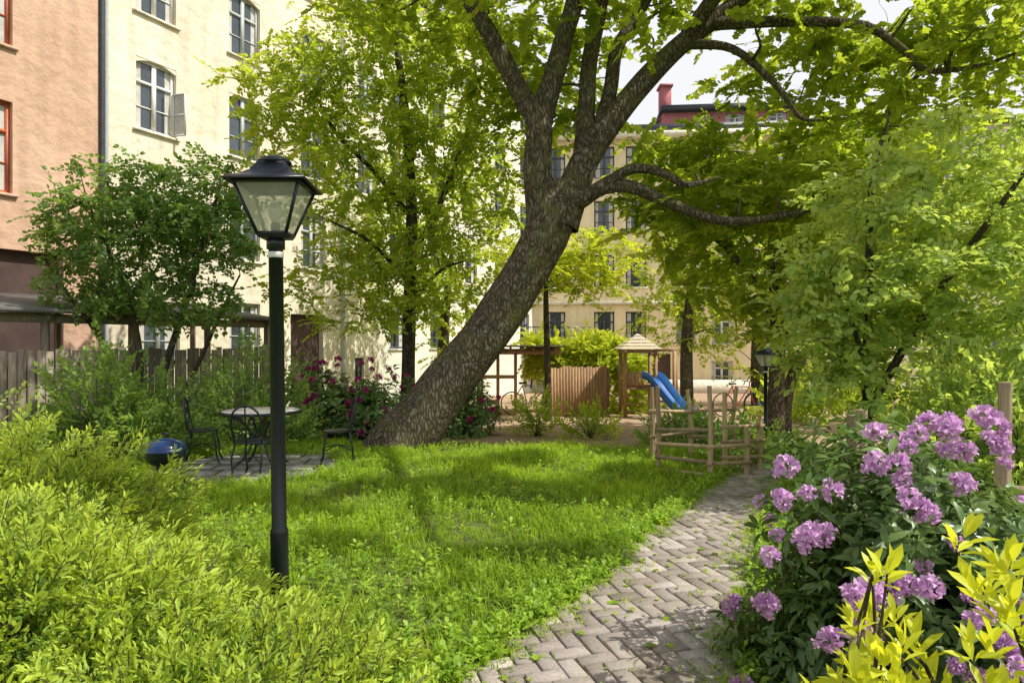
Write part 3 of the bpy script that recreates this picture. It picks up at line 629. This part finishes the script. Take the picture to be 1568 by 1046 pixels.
def table(x,y):
    r=empty('garden_table');r.location=(x,y,.01);b=B()
    b.lathe((0,0,.73),[(0,.024),(.50,.024),(.50,.0),(0,0)],48);b.out('mosaic_top',simple('pale_mosaic',(.78,.75,.70),.4,0,.25,60,.2),r)
    b=B();b.lathe((0,0,.725),[(.503,-.01),(.53,-.005),(.535,.02),(.52,.033),(.503,.03)],48)
    for k in range(4):
        a=PI/4+k*PI/2;c,s=math.cos(a),math.sin(a);b.tube([(c*.42,s*.42,.72),(c*.25,s*.25,.6),(c*.12,s*.12,.38),(c*.22,s*.22,.15),(c*.40,s*.40,0)],.016,8)
        b.tube([(c*.12,s*.12,.38),(0,0,.33)],.01,6,1)
    b.lathe((0,0,0),[(.14,.30),(.15,.31),(.14,.32)],20);b.out('iron_frame',M['iron'],r,smooth=True)
table(-3.42,9.3);chair(-3.22,8.5,-.06);chair(-2.42,9.5,PI/2+.25);chair(-4.35,9.6,-PI/2+.3)
def slabs():
    rg=np.random.default_rng(9);b=B()
    for i in range(6):
        for j in range(5):
            x=-4.9+i*.45+(j%2)*.2;y=8.2+j*.42
            if ((x+3.65)/1.25)**2+((y-9.2)/1.1)**2>1: continue
            p=[(x+.02+rg.uniform(0,.04),y+.02,.012),(x+.43,y+.02+rg.uniform(0,.03),.012),(x+.42,y+.4,.012),(x+.02,y+.39-rg.uniform(0,.03),.012)]
            q=[(a,b_,-.02) for a,b_,c in p];t=rg.uniform(0,1);b.add(q+p,[(4,5,6,7),(0,1,5,4),(1,2,6,5),(2,3,7,6),(3,0,4,7)],t)
    b.out('stone_slab_patio',simple('slab_stone',(.38,.36,.34),.85,0,.4,12,.4,tintamt=.2))
slabs()
def grill(x,y):
    r=empty('kettle_grill');r.location=(x,y,0);r.scale=(.9,.9,.82);b=B()
    prof=[(.001,.34)]+[(.25*math.sin(a),.56-.22*math.cos(a)) for a in np.linspace(.1,PI/2,10)]
    b.lathe((0,0,0),prof,32)
    for k in range(3):
        a=k*2.09+.4;b.tube([(.14*math.cos(a),.14*math.sin(a),.38),(.28*math.cos(a),.28*math.sin(a),0.01)],.012,8,1)
    b.tube([(.0,.0,.76),(-.05,0,.80),(.05,0,.80),(.0,0,.76)],.01,6);b.tube([(-.27,0,.55),(-.33,.05,.56),(-.33,-.05,.56),(-.27,0,.55)],.01,6)
    b.out('bowl_and_legs',M['iron'],r,smooth=True);b=B()
    b.lathe((0,0,0),[(.257,.562),(.257,.585)]+[(.25*math.cos(a),.585+.15*math.sin(a)) for a in np.linspace(.05,PI/2,10)],32)
    b.out('blue_lid',simple('blue_enamel',(.01,.035,.13),.15,0,.2,20,spec=.5),r,smooth=True)
grill(-3.95,7.75)
# ------------------------------------------------------------------ play tower + slide
def playtower():
    r=empty('play_tower_with_slide');g=float(G(18.6));r.location=(3.05,18.4,g);b=B();H=1.85
    for sx in(0,.82):
        for sy in(0,.8): b.beam((sx,sy,0),(sx,sy,H),.09,.09,t=.6)
    for z in(.82,H-.05):
        b.beam((-.04,-.005,z),(.86,-.005,z),.05,.09);b.beam((-.04,.805,z),(.86,.805,z),.05,.09);b.beam((.0,0,z-.004),(.0,.8,z-.004),.05,.09);b.beam((.82,0,z-.004),(.82,.8,z-.004),.05,.09)
    for k in range(9): b.box(.0+k*.09,.085+k*.09,.03,.78,.87,.9)
    for k in range(5): b.box(.05+k*.09,.13+k*.09,-.06,-.035,.86,1.25,t=.2+.15*k)
    for k in range(4): b.beam((.0,-.08,.2+k*.2),(.45,-.08,.2+k*.2),.05,.04)
    b.beam((.86,.4,H),(1.5,.4,H),.1,.1)
    b.beam((1.42,.4,H),(1.3,-.1,0),.08,.08);b.beam((1.42,.4,H),(1.65,.95,0),.08,.08)
    b.out('wood_frame',M['wood_brown'],r);b=B()
    ap=np.array([.41,.4,H+.46]);e=.58;P=[np.array([.41+i*e,.4+j*e,H+.02]) for i,j in((-1,-1),(1,-1),(1,1),(-1,1))]
    for k in range(4):
        a_,d_=P[k],P[(k+1)%4]
        for q in range(5):
            f0,f1=q/5,(q+1)/5
            b.add([a_+(ap-a_)*f0,d_+(ap-d_)*f0,d_+(ap-d_)*f1-[0,0,.02],a_+(ap-a_)*f1-[0,0,.02]],[(0,1,2,3)],.3+.1*q)
    b.out('shingled_pyramid_roof',M['wood_roof'],r)
    b=B()
    for s in(-1,1): b.tube([(1.13+s*.14,.4,H-.03),(1.13+s*.14,.4,.45)],.008,5,1)
    b.box(.97,1.29,.3,.5,.42,.45);b.out('swing',M['wood_dark'],r)
    ctr=catmull([(.62,-.05,1.10),(.75,-.25,1.04),(.92,-.5,.76),(1.15,-.8,.42),(1.38,-1.1,.20),(1.62,-1.3,.15)],5)
    T=norm(np.gradient(ctr,axis=0));V=[]
    prof=[(-.27,.17),(-.25,.18),(-.22,.02),(-.1,0),(.1,0),(.22,.02),(.25,.18),(.27,.17),(.24,-.02),(-.24,-.02)]
    for p_,t_ in zip(ctr,T):
        x=norm(np.cross(t_,[0,0,1]));z=np.cross(x,t_)
        for u,v in prof: V.append(p_+x*u+z*v)
    n=len(prof);F=[(i*n+j,i*n+(j+1)%n,(i+1)*n+(j+1)%n,(i+1)*n+j) for i in range(len(ctr)-1) for j in range(n)]
    quads('blue_slide',V,F,simple('blue_plastic',(.02,.13,.42),.3,0,.15,6),r,smooth=False)
playtower()
def enclosure():
    rg=np.random.default_rng(2);r=empty('wooden_stake_enclosure');b=B()
    posts=[(1.90,8.85),(2.45,8.45),(2.72,8.75),(3.25,8.95),(3.15,9.75),(2.6,9.95),(2.0,9.75),(2.95,8.6)]
    hs=[1.12,1.15,1.05,.72,1.05,1.0,1.05,.62]
    for (x,y),h in zip(posts,hs): b.tube([(x,y,-.1),(x+rg.normal(0,.01),y,h*.5),(x+rg.normal(0,.03),y+rg.normal(0,.02),h)],[.033,.031,.028],9,2,t=rg.uniform(0,1),rough=.04,rng=rg);b.tube([(x,y,h-.004),(x,y,h)],[.028,.0011],9,1)
    def rail(a,c,zs,off=.04):
        for z in zs:
            p=posts[a];q=posts[c];b.beam((p[0]-.05,p[1]-off,z+rg.normal(0,.015)),(q[0]+.05,q[1]-off,z+rg.normal(0,.02)),.02,.045,t=rg.uniform(0,1))
    rail(0,1,(.06,.22,.40,.58));rail(2,3,(.22,.42,.62));rail(0,6,(.3,.6));rail(6,5,(.35,.7));rail(5,4,(.35,.7));rail(3,4,(.3,.6));rail(1,7,(.2,.42))
    b.out('stakes_and_rails',M['wood_pale'],r)
enclosure()
def right_fence():
    rg=np.random.default_rng(4);r=empty('post_and_rail_fence');b=B();pts=[(2.55,5.0,1.2),(2.44,4.9,1.17),(3.35,4.65,1.42),(3.15,4.4,.95),(4.0,4.5,1.42)]
    for x,y,h in pts: b.tube([(x,y,-.1),(x,y,h*.6),(x+.01,y,h)],[.045,.044,.042],10,2,t=rg.uniform(0,1),rough=.03,rng=rg);b.tube([(x+.01,y,h),(x+.01,y,h+.004)],[.042,.001],10,1)
    b.beam((2.3,4.8,.72),(4.4,4.35,.66),.035,.09);b.beam((3.0,4.35,.42),(4.5,4.3,.36),.035,.09)
    b.out('posts_and_rails',M['wood_post'],r)
right_fence()
# ------------------------------------------------------------------ bike shelter, fence, hedge
def shelter():
    r=empty('wooden_bike_shelter');b=B();g=-.43;y0,y1=19.4,21.6
    for x in(-.95,-.4,.1,1.0): b.beam((x,y0,g),(x,y0,1.35),.09,.09)
    for x in(-.95,1.0): b.beam((x,y1,g),(x,y1,1.35),.09,.09)
    b.beam((-1.1,y0,1.4),(1.4,y0,1.4),.07,.14);b.beam((-1.1,y1,1.4),(1.4,y1,1.4),.07,.14);b.beam((-.95,y0-.05,.7),(.1,y0-.05,.7),.04,.1);b.beam((-.95,y0-.05,.0),(-.4,y0-.05,.0),.04,.1)
    for k in range(8): b.beam((-1.0+k*.32,y0-.3,1.5),(-1.0+k*.32,y1+.3,1.5),.06,.08)
    b.out('frame',M['wood_brown'],r);b=B();b.box(-1.15,1.5,y0-.4,y1+.4,1.545,1.58);b.out('roof',M['wood_dark'],r)
    rg=np.random.default_rng(8);b=B()
    for k in range(20): x=1.1+k*.085;b.beam((x,18.9+k*.02,-.6),(x,18.9+k*.02,1.0+rg.normal(0,.02)),.08,.02,t=rg.uniform(0,1),xd=(1,.02,0))
    b.out('plank_screen_fence',M['wood_brown'])
shelter()
def hedge(name,x0,x1,y0,y1,z0,z1,n,temps,mt,tm=.6):
    root=empty(name);rgx=np.random.default_rng(n)
    x=rgx.uniform(x0,x1,n);y=rgx.uniform(y0,y1,n);z=rgx.uniform(z0,z1,n);f=rgx.integers(0,3,n)
    y=np.where(f==0,y0+rgx.normal(0,.08,n),y);z=np.where(f==1,z1+.12*np.sin(x*3)+rgx.normal(0,.07,n),z)
    pos=np.stack([x,y,z],-1);d=rgx.normal(0,.5,(n,3))+np.array([0,-.7,-.3]);zh=np.array([0,-.5,1.])+rgx.normal(0,.3,(n,3))
    V,F,T=scatter(temps,pos,d,zh,rgx.uniform(.7,1.1,n),tm+rgx.normal(0,.15,n),rgx);quads('foliage',V,F,mt,root,T)
    b=B()
    for k in range(int((x1-x0)*2)): xx=x0+k*.5+.2;b.tube([(xx,(y0+y1)/2,z0-.5),(xx+.1,(y0+y1)/2,(z0+z1)/2),(xx,(y0+y1)/2,z1)],[.03,.02,.01],5,3)
    b.out('stems',M['bark2'],root)
hedge('climbing_vine_hedge',.4,3.6,20.9,22.6,.7,1.75,1200,T_lin,M['l_hedge'],.7)
hedge('climbing_vine_hedge',2.6,4.2,20.4,22.0,-.5,1.3,600,T_lin,M['l_hedge'],.5)
def bicycle(x,y,rot,col):
    r=empty('bicycle');r.location=(x,y,float(G(y))+.0);r.rotation_euler=(0,0,rot);b=B()
    for cx in(-.5,.5):
        ring=[(cx+.32*math.cos(a),0,.34+.32*math.sin(a)) for a in np.linspace(0,2*PI,25)];b.tube(ring,.018,7,1)
        for k in range(8): a=k*PI/4;b.tube([(cx,0,.34),(cx+.32*math.cos(a),0,.34+.32*math.sin(a))],.003,4,1)
    b.tube([(-.2,0,.9),(-.3,0,.92),(-.08,0,.92)],.03,6);b.tube([(.3,-.25,.98),(.36,0,.97),(.3,.25,.98)],.014,6);b.out('wheels_saddle_bars',M['iron'],r,smooth=True)
    b=B();A_,Bb,C,D_,E=(-.5,0,.34),(-.05,0,.3),(-.2,0,.85),(.36,0,.82),(.5,0,.34)
    for p,q in((A_,Bb),(A_,C),(Bb,C),(Bb,D_),(C,D_),(D_,E),((.36,0,.97),D_)): b.tube([p,q],.017,7,1)
    b.out('frame',simple('bike_paint',col,.3),r,smooth=True)
bicycle(.5,19.8,.1,(.25,.25,.28));bicycle(6.3,19.0,.3,(.4,.03,.03));bicycle(7.2,18.6,-.4,(.02,.08,.3))
# ------------------------------------------------------------------ the leaning maple
rg=np.random.default_rng(31);y=11.4
limbs=[([(-1.95,y,-.35),(-1.78,y,.05),(-1.50,y,.42),(-1.02,y,1.08),(-.42,y-.02,1.84),(.12,y-.05,2.66),(.52,y-.08,3.38),(.74,y-.1,3.95),(.82,y-.1,4.35)],[.68,.54,.46,.41,.385,.37,.37,.33,.2]),
([(.55,y-.1,3.4),(.47,y-.15,4.0),(.42,y-.2,4.6),(.43,y-.25,5.25),(.18,y-.3,5.65),(-.2,y-.4,6.33),(-.5,y-.5,6.85),(-.95,y-.6,7.45),(-1.7,y-.7,8.3),(-2.2,y-.6,9.4)],[.27,.25,.225,.215,.165,.15,.13,.11,.08,.04]),
([(.43,y-.2,5.0),(.55,y-.2,5.6),(.70,y-.2,6.1),(.88,y-.2,6.75),(1.05,y-.2,7.4),(1.1,y,8.6),(.9,y+.2,10)],[.18,.18,.17,.155,.14,.10,.05]),
([(.80,y-.1,3.6),(1.02,y-.05,4.25),(1.30,y,4.87),(1.74,y,5.46),(2.33,y,6.16),(2.9,y-.05,6.7),(3.65,y-.1,7.25),(4.7,y-.3,8.0),(5.8,y-.6,8.6)],[.30,.26,.235,.20,.18,.16,.13,.09,.05]),
([(1.15,y,4.55),(1.24,y+.1,5.4),(1.31,y+.2,6.4),(1.5,y+.3,7.35),(1.75,y+.4,8.8),(1.6,y+.6,10)],[.17,.15,.135,.12,.08,.04]),
([(1.36,y,4.95),(1.66,y+.2,5.9),(1.80,y+.3,6.7),(2.2,y+.5,7.4),(2.8,y+.8,8.4)],[.14,.12,.11,.09,.05]),
([(.95,y-.2,3.95),(1.25,y-.3,4.1),(1.58,y-.35,4.30),(1.96,y-.4,4.48),(2.4,y-.4,4.42),(2.8,y-.5,4.2),(3.3,y-.6,4.3)],[.13,.11,.09,.08,.065,.05,.02]),
([(1.1,y-.2,3.98),(1.5,y-.3,4.2),(1.95,y-.3,4.20),(2.55,y-.3,3.95),(3.3,y-.3,3.68),(4.0,y-.3,3.68),(4.9,y-.3,3.86),(5.8,y-.2,4.1)],[.13,.12,.105,.09,.08,.065,.045,.02]),
([(2.9,y-.05,6.65),(3.6,y-.3,6.45),(4.2,y-.5,5.8),(4.55,y-.6,5.25),(4.9,y-.6,5.2)],[.09,.065,.05,.035,.015]),
([(3.3,y-.1,6.95),(4.5,y-.5,6.8),(5.4,y-.9,6.55),(5.9,y-1.1,6.1),(6.2,y-1.2,5.75),(6.9,y-1.4,5.75),(7.6,y-1.5,6.0)],[.11,.08,.07,.055,.045,.03,.015]),
([(2.9,y-.1,6.75),(3.6,y-1.2,7.6),(4.5,y-2.8,8.2),(5.2,y-4.6,8.4),(5.6,y-6.4,8.3),(5.8,y-7.8,8.0)],[.13,.11,.095,.075,.05,.02])]  # last limb is added out of frame to carry the lawn-shading clumps
# crown cut open along sun rays to shape sun patches (ground points, radius)
gaps=[(-1.7,9.0,.5),(-.3,6.4,.5),(-.8,6.2,.35),(.45,6.3,.45),(-1.0,4.75,.5),(-.45,4.7,.45),(-1.3,7.1,.3),(1.0,4.5,.38),(.6,3.75,.42),(-.05,3.5,.45),(1.6,5.6,.35),(2.15,6.7,.42),(.4,8.6,.35),(2.6,7.7,.3),(-2.7,8.2,.4),(1.2,9.7,.4),(-2.6,6.0,.5),(-1.1,10.6,.6),(.3,11,.5)]
svn=np.array(sv)
def cull(pos,grow=.32):
    k=np.ones(len(pos),bool)
    for gx,gy,gr in gaps:
        v=pos-np.array([gx,gy,0.]);al=v@svn;dd=np.linalg.norm(v-al[:,None]*svn,axis=1);k&=~(dd<gr+grow)
    return k
c1=ellip(rg,(1.6,11.4,8.2),(5.8,4.2,2.0),185,.55,.55);c1=c1[(c1[:,2]>6.5)&~((abs(c1[:,0]-3.1)<.9)&(c1[:,2]<7.3))]
c2=ellip(rg,(6.2,10.8,6.5),(3.2,2.2,1.3),85,.6,.46);c2=c2[np.linalg.norm(c2-np.array([3.4,11,6.1]),axis=1)>1.1]
c3=ellip(rg,(4.2,11.3,4.2),(2.0,.8,.6),20,.6,.4)
c4=ellip(rg,(5.2,6.0,7.9),(3.4,3.3,1.3),240,.6,.42);c4=c4[(c4[:,2]>2.3+.54*c4[:,1])&(c4[:,1]>2.9)]  # unseen overhead clumps, added above the frame to shade the lawn
c5=ellip(rg,(.5,13.2,6.4),(1.6,1.0,1.1),18,.5,.5)
cl=np.vstack([c1,c2,c3,c4,c5])
make_tree('leaning_maple_tree',limbs,cl,T_maple,M['l_maple'],M['bark'],rg,nspray=11,crad=.62,ns_main=30,brad=.045,rough=.035,cull=cull)
rg=np.random.default_rng(32);y=15;g=-.2
limbs=[([(-2.3,y,g-.2),(-2.28,y,1),(-2.25,y,2.5),(-2.2,y,4.2),(-2.25,y,5.6),(-2.4,y,7.2),(-2.6,y,8.8),(-2.6,y,10)],[.21,.15,.14,.125,.11,.09,.06,.03]),
([(-2.2,y,3.6),(-1.6,y-.2,4.6),(-1.1,y-.4,5.8),(-.7,y-.4,7)],[.07,.06,.05,.02]),([(-2.2,y,4.4),(-3.0,y,5.4),(-3.8,y-.3,6.2),(-4.3,y-.4,7.2)],[.07,.055,.04,.02]),([(-2.25,y,3.0),(-3.0,y-.6,3.8),(-3.8,y-1,4.2)],[.05,.04,.015]),([(-2.2,y,2.6),(-1.5,y-.6,3.2),(-.9,y-.8,3.4)],[.045,.035,.015])]
cl=np.vstack([ellip(rg,(-2.4,15,6.4),(3.0,2.2,3.6),185,.5,.48),ellip(rg,(-2.6,14.4,2.9),(2.2,1.4,1.2),36,.5,.48),ellip(rg,(-4.4,13.6,6.7),(1.3,.9,1.1),20,.5,.45)])
make_tree('linden_tree',limbs,cl,T_lin,M['l_mid'],M['bark2'],rg,nspray=11,crad=.6,tmean=.53)
rg=np.random.default_rng(33)
limbs=[([(5.1,13.2,-.4),(5.12,13.2,.8),(5.15,13.2,2.2),(5.1,13.3,3.4),(5.3,13.4,4.8),(5.5,13.4,5.8)],[.20,.15,.14,.12,.09,.04]),
([(5.12,13.2,1.5),(5.7,13.1,2.4),(6.5,13.0,3.4),(7.2,12.8,4)],[.08,.07,.05,.02]),([(5.12,13.2,2.0),(4.5,13,3.0),(3.7,12.9,3.8),(3.2,12.8,4.4)],[.08,.06,.05,.02])]
cl=np.vstack([ellip(rg,(5.2,13.5,4.4),(3.0,2.0,1.95),130,.5,.45),ellip(rg,(5.2,13.0,2.4),(1.5,1.2,.5),16,.5,.4),ellip(rg,(3.2,13.6,5.0),(1.2,1.0,.9),24,.5,.4)])
make_tree('maple_tree',limbs,cl,T_maple,M['l_mid'],M['bark'],rg,nspray=10,crad=.55,tmean=.62)
limbs=[([(5.6,14,-.4),(5.65,14,.6),(6.0,14,1.5),(6.8,14,2.6),(7.6,14,3.6)],[.14,.12,.11,.09,.04])]
cl=ellip(rg,(8.2,14.4,4.5),(2.6,1.8,2.4),88,.5,.5);make_tree('maple_tree',limbs,cl,T_maple,M['l_mid'],M['bark'],rg,nspray=10,crad=.6,tmean=.6)
limbs=[([(.92,17.3,-.5),(.9,17.3,1.2),(.86,17.3,2.8),(.9,17.3,4.2)],[.1,.085,.07,.03])]
cl=np.vstack([ellip(rg,(1.3,17.6,3.7),(1.9,1.2,.95),55,.5,.4)]);make_tree('young_maple_tree',limbs,cl,T_lin,M['l_hedge'],M['bark2'],rg,nspray=10,crad=.5,tmean=.55)
cl=np.vstack([ellip(rg,(11.5,25,3.8),(5.2,3,4.6),95,.5,1.0),ellip(rg,(18,24,4.4),(5,4,5.2),95,.5,1.0),ellip(rg,(-2.5,24,5.6),(2.8,3,4.6),60,.5,.85),ellip(rg,(6.6,26,4.4),(1.9,2,3.4),46,.5,.8)]);cl=cl[cl[:,2]>-.4]
limbs=[([(x,25,-1),(x,25,2),(x+.3,25,5)],[.25,.2,.08]) for x in(9,12.5,16,19,-2.5,6.4)]
make_tree('background_trees',limbs,cl,T_far,M['l_mid'],M['bark2'],rg,nspray=11,crad=1.0,tmean=.55,brad=.05)
limbs=[([(-6.9,12.3,-.2),(-6.7,12.3,1.2),(-6.9,12.3,2.4),(-7.4,12.3,3.6),(-7.7,12.3,4.4)],[.07,.06,.05,.03,.015]),([(-6.6,12.3,-.2),(-6.2,12.3,1.4),(-5.8,12.3,2.6),(-5.5,12.2,3.6),(-5.2,12.2,4.5)],[.07,.06,.045,.03,.015]),([(-6.5,12.4,-.2),(-5.7,12.4,1.3),(-5.3,12.4,2.2),(-4.9,12.3,2.9)],[.05,.04,.03,.015]),([(-6.8,12.4,-.2),(-7.4,12.4,1.6),(-8.1,12.4,2.6),(-8.5,12.4,3.2)],[.06,.05,.03,.015])]
cl=np.vstack([ellip(rg,(-7.2,12.4,3.7),(1.6,1.0,1.3),85,.5,.32),ellip(rg,(-5.6,12.3,4.0),(1.2,.9,1.1),52,.5,.32),ellip(rg,(-6.6,12.2,2.5),(1.8,.8,.5),28,.5,.3)])
make_tree('lilac_tree',limbs,cl,T_lil,M['l_dark'],M['bark2'],rg,nspray=11,crad=.36,tmean=.55,ns_main=9,brad=.02)
limbs=[([(4.0,7.6,-.1),(3.95,7.6,1.2),(3.92,7.5,2.4),(3.95,7.5,3.4),(4.1,7.4,4.2)],[.06,.05,.042,.03,.012]),([(4.0,7.6,1.0),(4.6,7.4,2.2),(5.2,7.2,3.2),(5.6,7,3.9)],[.05,.04,.03,.012]),([(4.0,7.6,.8),(3.7,7.3,1.7),(3.3,7.1,2.4)],[.035,.025,.01])]
cl=np.vstack([ellip(rg,(4.9,7.5,2.5),(1.8,1.3,1.7),140,.5,.28),ellip(rg,(3.5,7.4,1.9),(.7,.6,.9),26,.5,.28)])
make_tree('apple_tree',limbs,cl,T_right,M['l_right'],M['bark2'],rg,nspray=10,crad=.33,tmean=.65,ns_main=9,brad=.018)
# ------------------------------------------------------------------ shrubs
S=make_shrub
S('spirea_shrub',(-2.25,2.95,0),(1.12,.95,1.0),4200,T_spi,M['l_spirea'],M['bark2'],rg,up=.35,stems=60,shell=.28,tmean=.47)
S('spirea_shrub',(-1.15,2.5,0),(.66,.6,.62),1600,T_spi,M['l_spirea'],M['bark2'],rg,up=.35,stems=25,shell=.28,tmean=.44)
S('spirea_shrub',(-3.6,4.6,0),(1.25,.9,.98),2100,T_spi,M['l_spirea'],M['bark2'],rg,up=.35,stems=40,shell=.28,tmean=.5,sc=1.15)
S('rose_shrub',(-5.8,9.9,0),(1.3,.7,1.35),700,T_rose,M['l_dark'],M['bark2'],rg,tmean=.65,sc=1.3)
S('rose_shrub',(-4.4,11.4,0),(1.2,.7,1.35),500,T_rose,M['l_dark'],M['bark2'],rg,tmean=.65,sc=1.3)
S('garden_shrub',(-7.6,8.6,0),(1.2,.7,1.0),600,T_rose,M['l_right'],M['bark2'],rg,tmean=.5,sc=1.3)
def flowering(name,c,r,n,nf,temps,tr,lm,pm,tm=.45,sc=1,fsc=1,extra=None,shell=.3):
    root,pos=S(name,c,r,n,temps,lm,M['bark2'],rg,tmean=tm,sc=sc,shell=shell,stems=35,up=.8)
    d=norm(rg.normal(size=(nf,3)));d[:,2]=np.abs(d[:,2])*.9+.05;d=norm(d);p=np.array(c)+d*np.array(r)*rg.uniform(.98,1.12,(nf,1))
    dd=d*np.array([1,1,.6])+np.array([0,0,.5])
    if extra is not None:
        e=np.array(extra,float);p=np.vstack([p,e]);q=norm(e-np.array(c));dd=np.vstack([dd,q+np.array([0,-.3,.4])])
    m=len(p);V,F,T=scatter(tr,p,dd,np.tile([.3,.2,1.],(m,1))+rg.normal(0,.2,(m,3)),rg.uniform(.7,1.25,m)*fsc,.5+rg.normal(0,.12,m),rg)
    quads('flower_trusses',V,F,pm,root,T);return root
ex=np.array([(1.92,3.15,1.33),(2.02,3.2,1.30),(1.62,3.05,1.15),(1.98,3.0,1.08),(1.36,3.15,1.0),(1.27,3.2,.95),(1.75,2.85,.98),(1.85,2.85,.86),(2.2,3.1,1.24),(1.18,3.1,.72),(1.42,2.7,.68),(1.55,2.7,.74),(1.36,2.65,.62),(1.30,3.0,.82),(1.72,2.55,.66),(1.12,3.0,.55),(1.85,2.5,.5),(2.05,3.1,1.2),(1.8,3.1,1.22)])
ex=np.vstack([ex,ex+rg.normal(0,.07,ex.shape),ex[::2]+rg.normal(0,.09,ex[::2].shape)])
flowering('rhododendron_bush',(2.15,3.45,0),(1.02,.85,1.14),1800,42,T_rho,T_tru,M['l_rhodo'],M['petal'],.5,1.0,.84,ex)
flowering('magenta_rhododendron_bush',(-3.1,13.2,-.1),(1.6,.7,1.35),500,80,T_rho,T_tru,M['l_rhodo'],M['petal_red'],.7,1.5,1.1)
flowering('magenta_rhododendron_bush',(-1.0,13.4,-.1),(.9,.6,1.0),250,18,T_rho,T_tru,M['l_rhodo'],M['petal_red'],.7,1.5,1.1)
flowering('lime_azalea_bush',(1.32,1.78,0),(.46,.34,1.08),170,4,T_lime,T_trs,M['l_lime'],M['petal'],.6,.9,.9,[(1.3,1.6,.9),(1.45,1.5,.95)],shell=.15)
flowering('lime_azalea_bush',(.92,1.72,0),(.20,.18,.98),45,1,T_lime,T_trs,M['l_lime'],M['petal'],.6,.9,.8,None,shell=.15)
S('garden_shrub',(.5,13.4,-.15),(.4,.35,.62),110,T_rose,M['l_mid'],M['bark2'],rg,sc=1.2)
S('garden_shrub',(1.5,13.0,-.15),(.45,.4,.5),110,T_rose,M['l_mid'],M['bark2'],rg,sc=1.2)
S('garden_shrub',(2.9,11.3,-.1),(.7,.5,.55),220,T_rose,M['l_dark'],M['bark2'],rg,sc=1.3,tmean=.7)
S('garden_shrub',(3.3,9.4,0),(.45,.4,.45),120,T_rose,M['l_dark'],M['bark2'],rg,sc=1.2,tmean=.7)
S('garden_shrub',(4.7,6.6,0),(1.2,.7,1.4),650,T_right,M['l_right'],M['bark2'],rg,sc=.8)
S('garden_shrub',(6.9,9.4,0),(1.5,.9,1.7),450,T_right,M['l_right'],M['bark2'],rg,sc=1.1)
S('garden_shrub',(8.4,17,-.4),(2.2,1.0,1.2),350,T_lin,M['l_mid'],M['bark2'],rg)
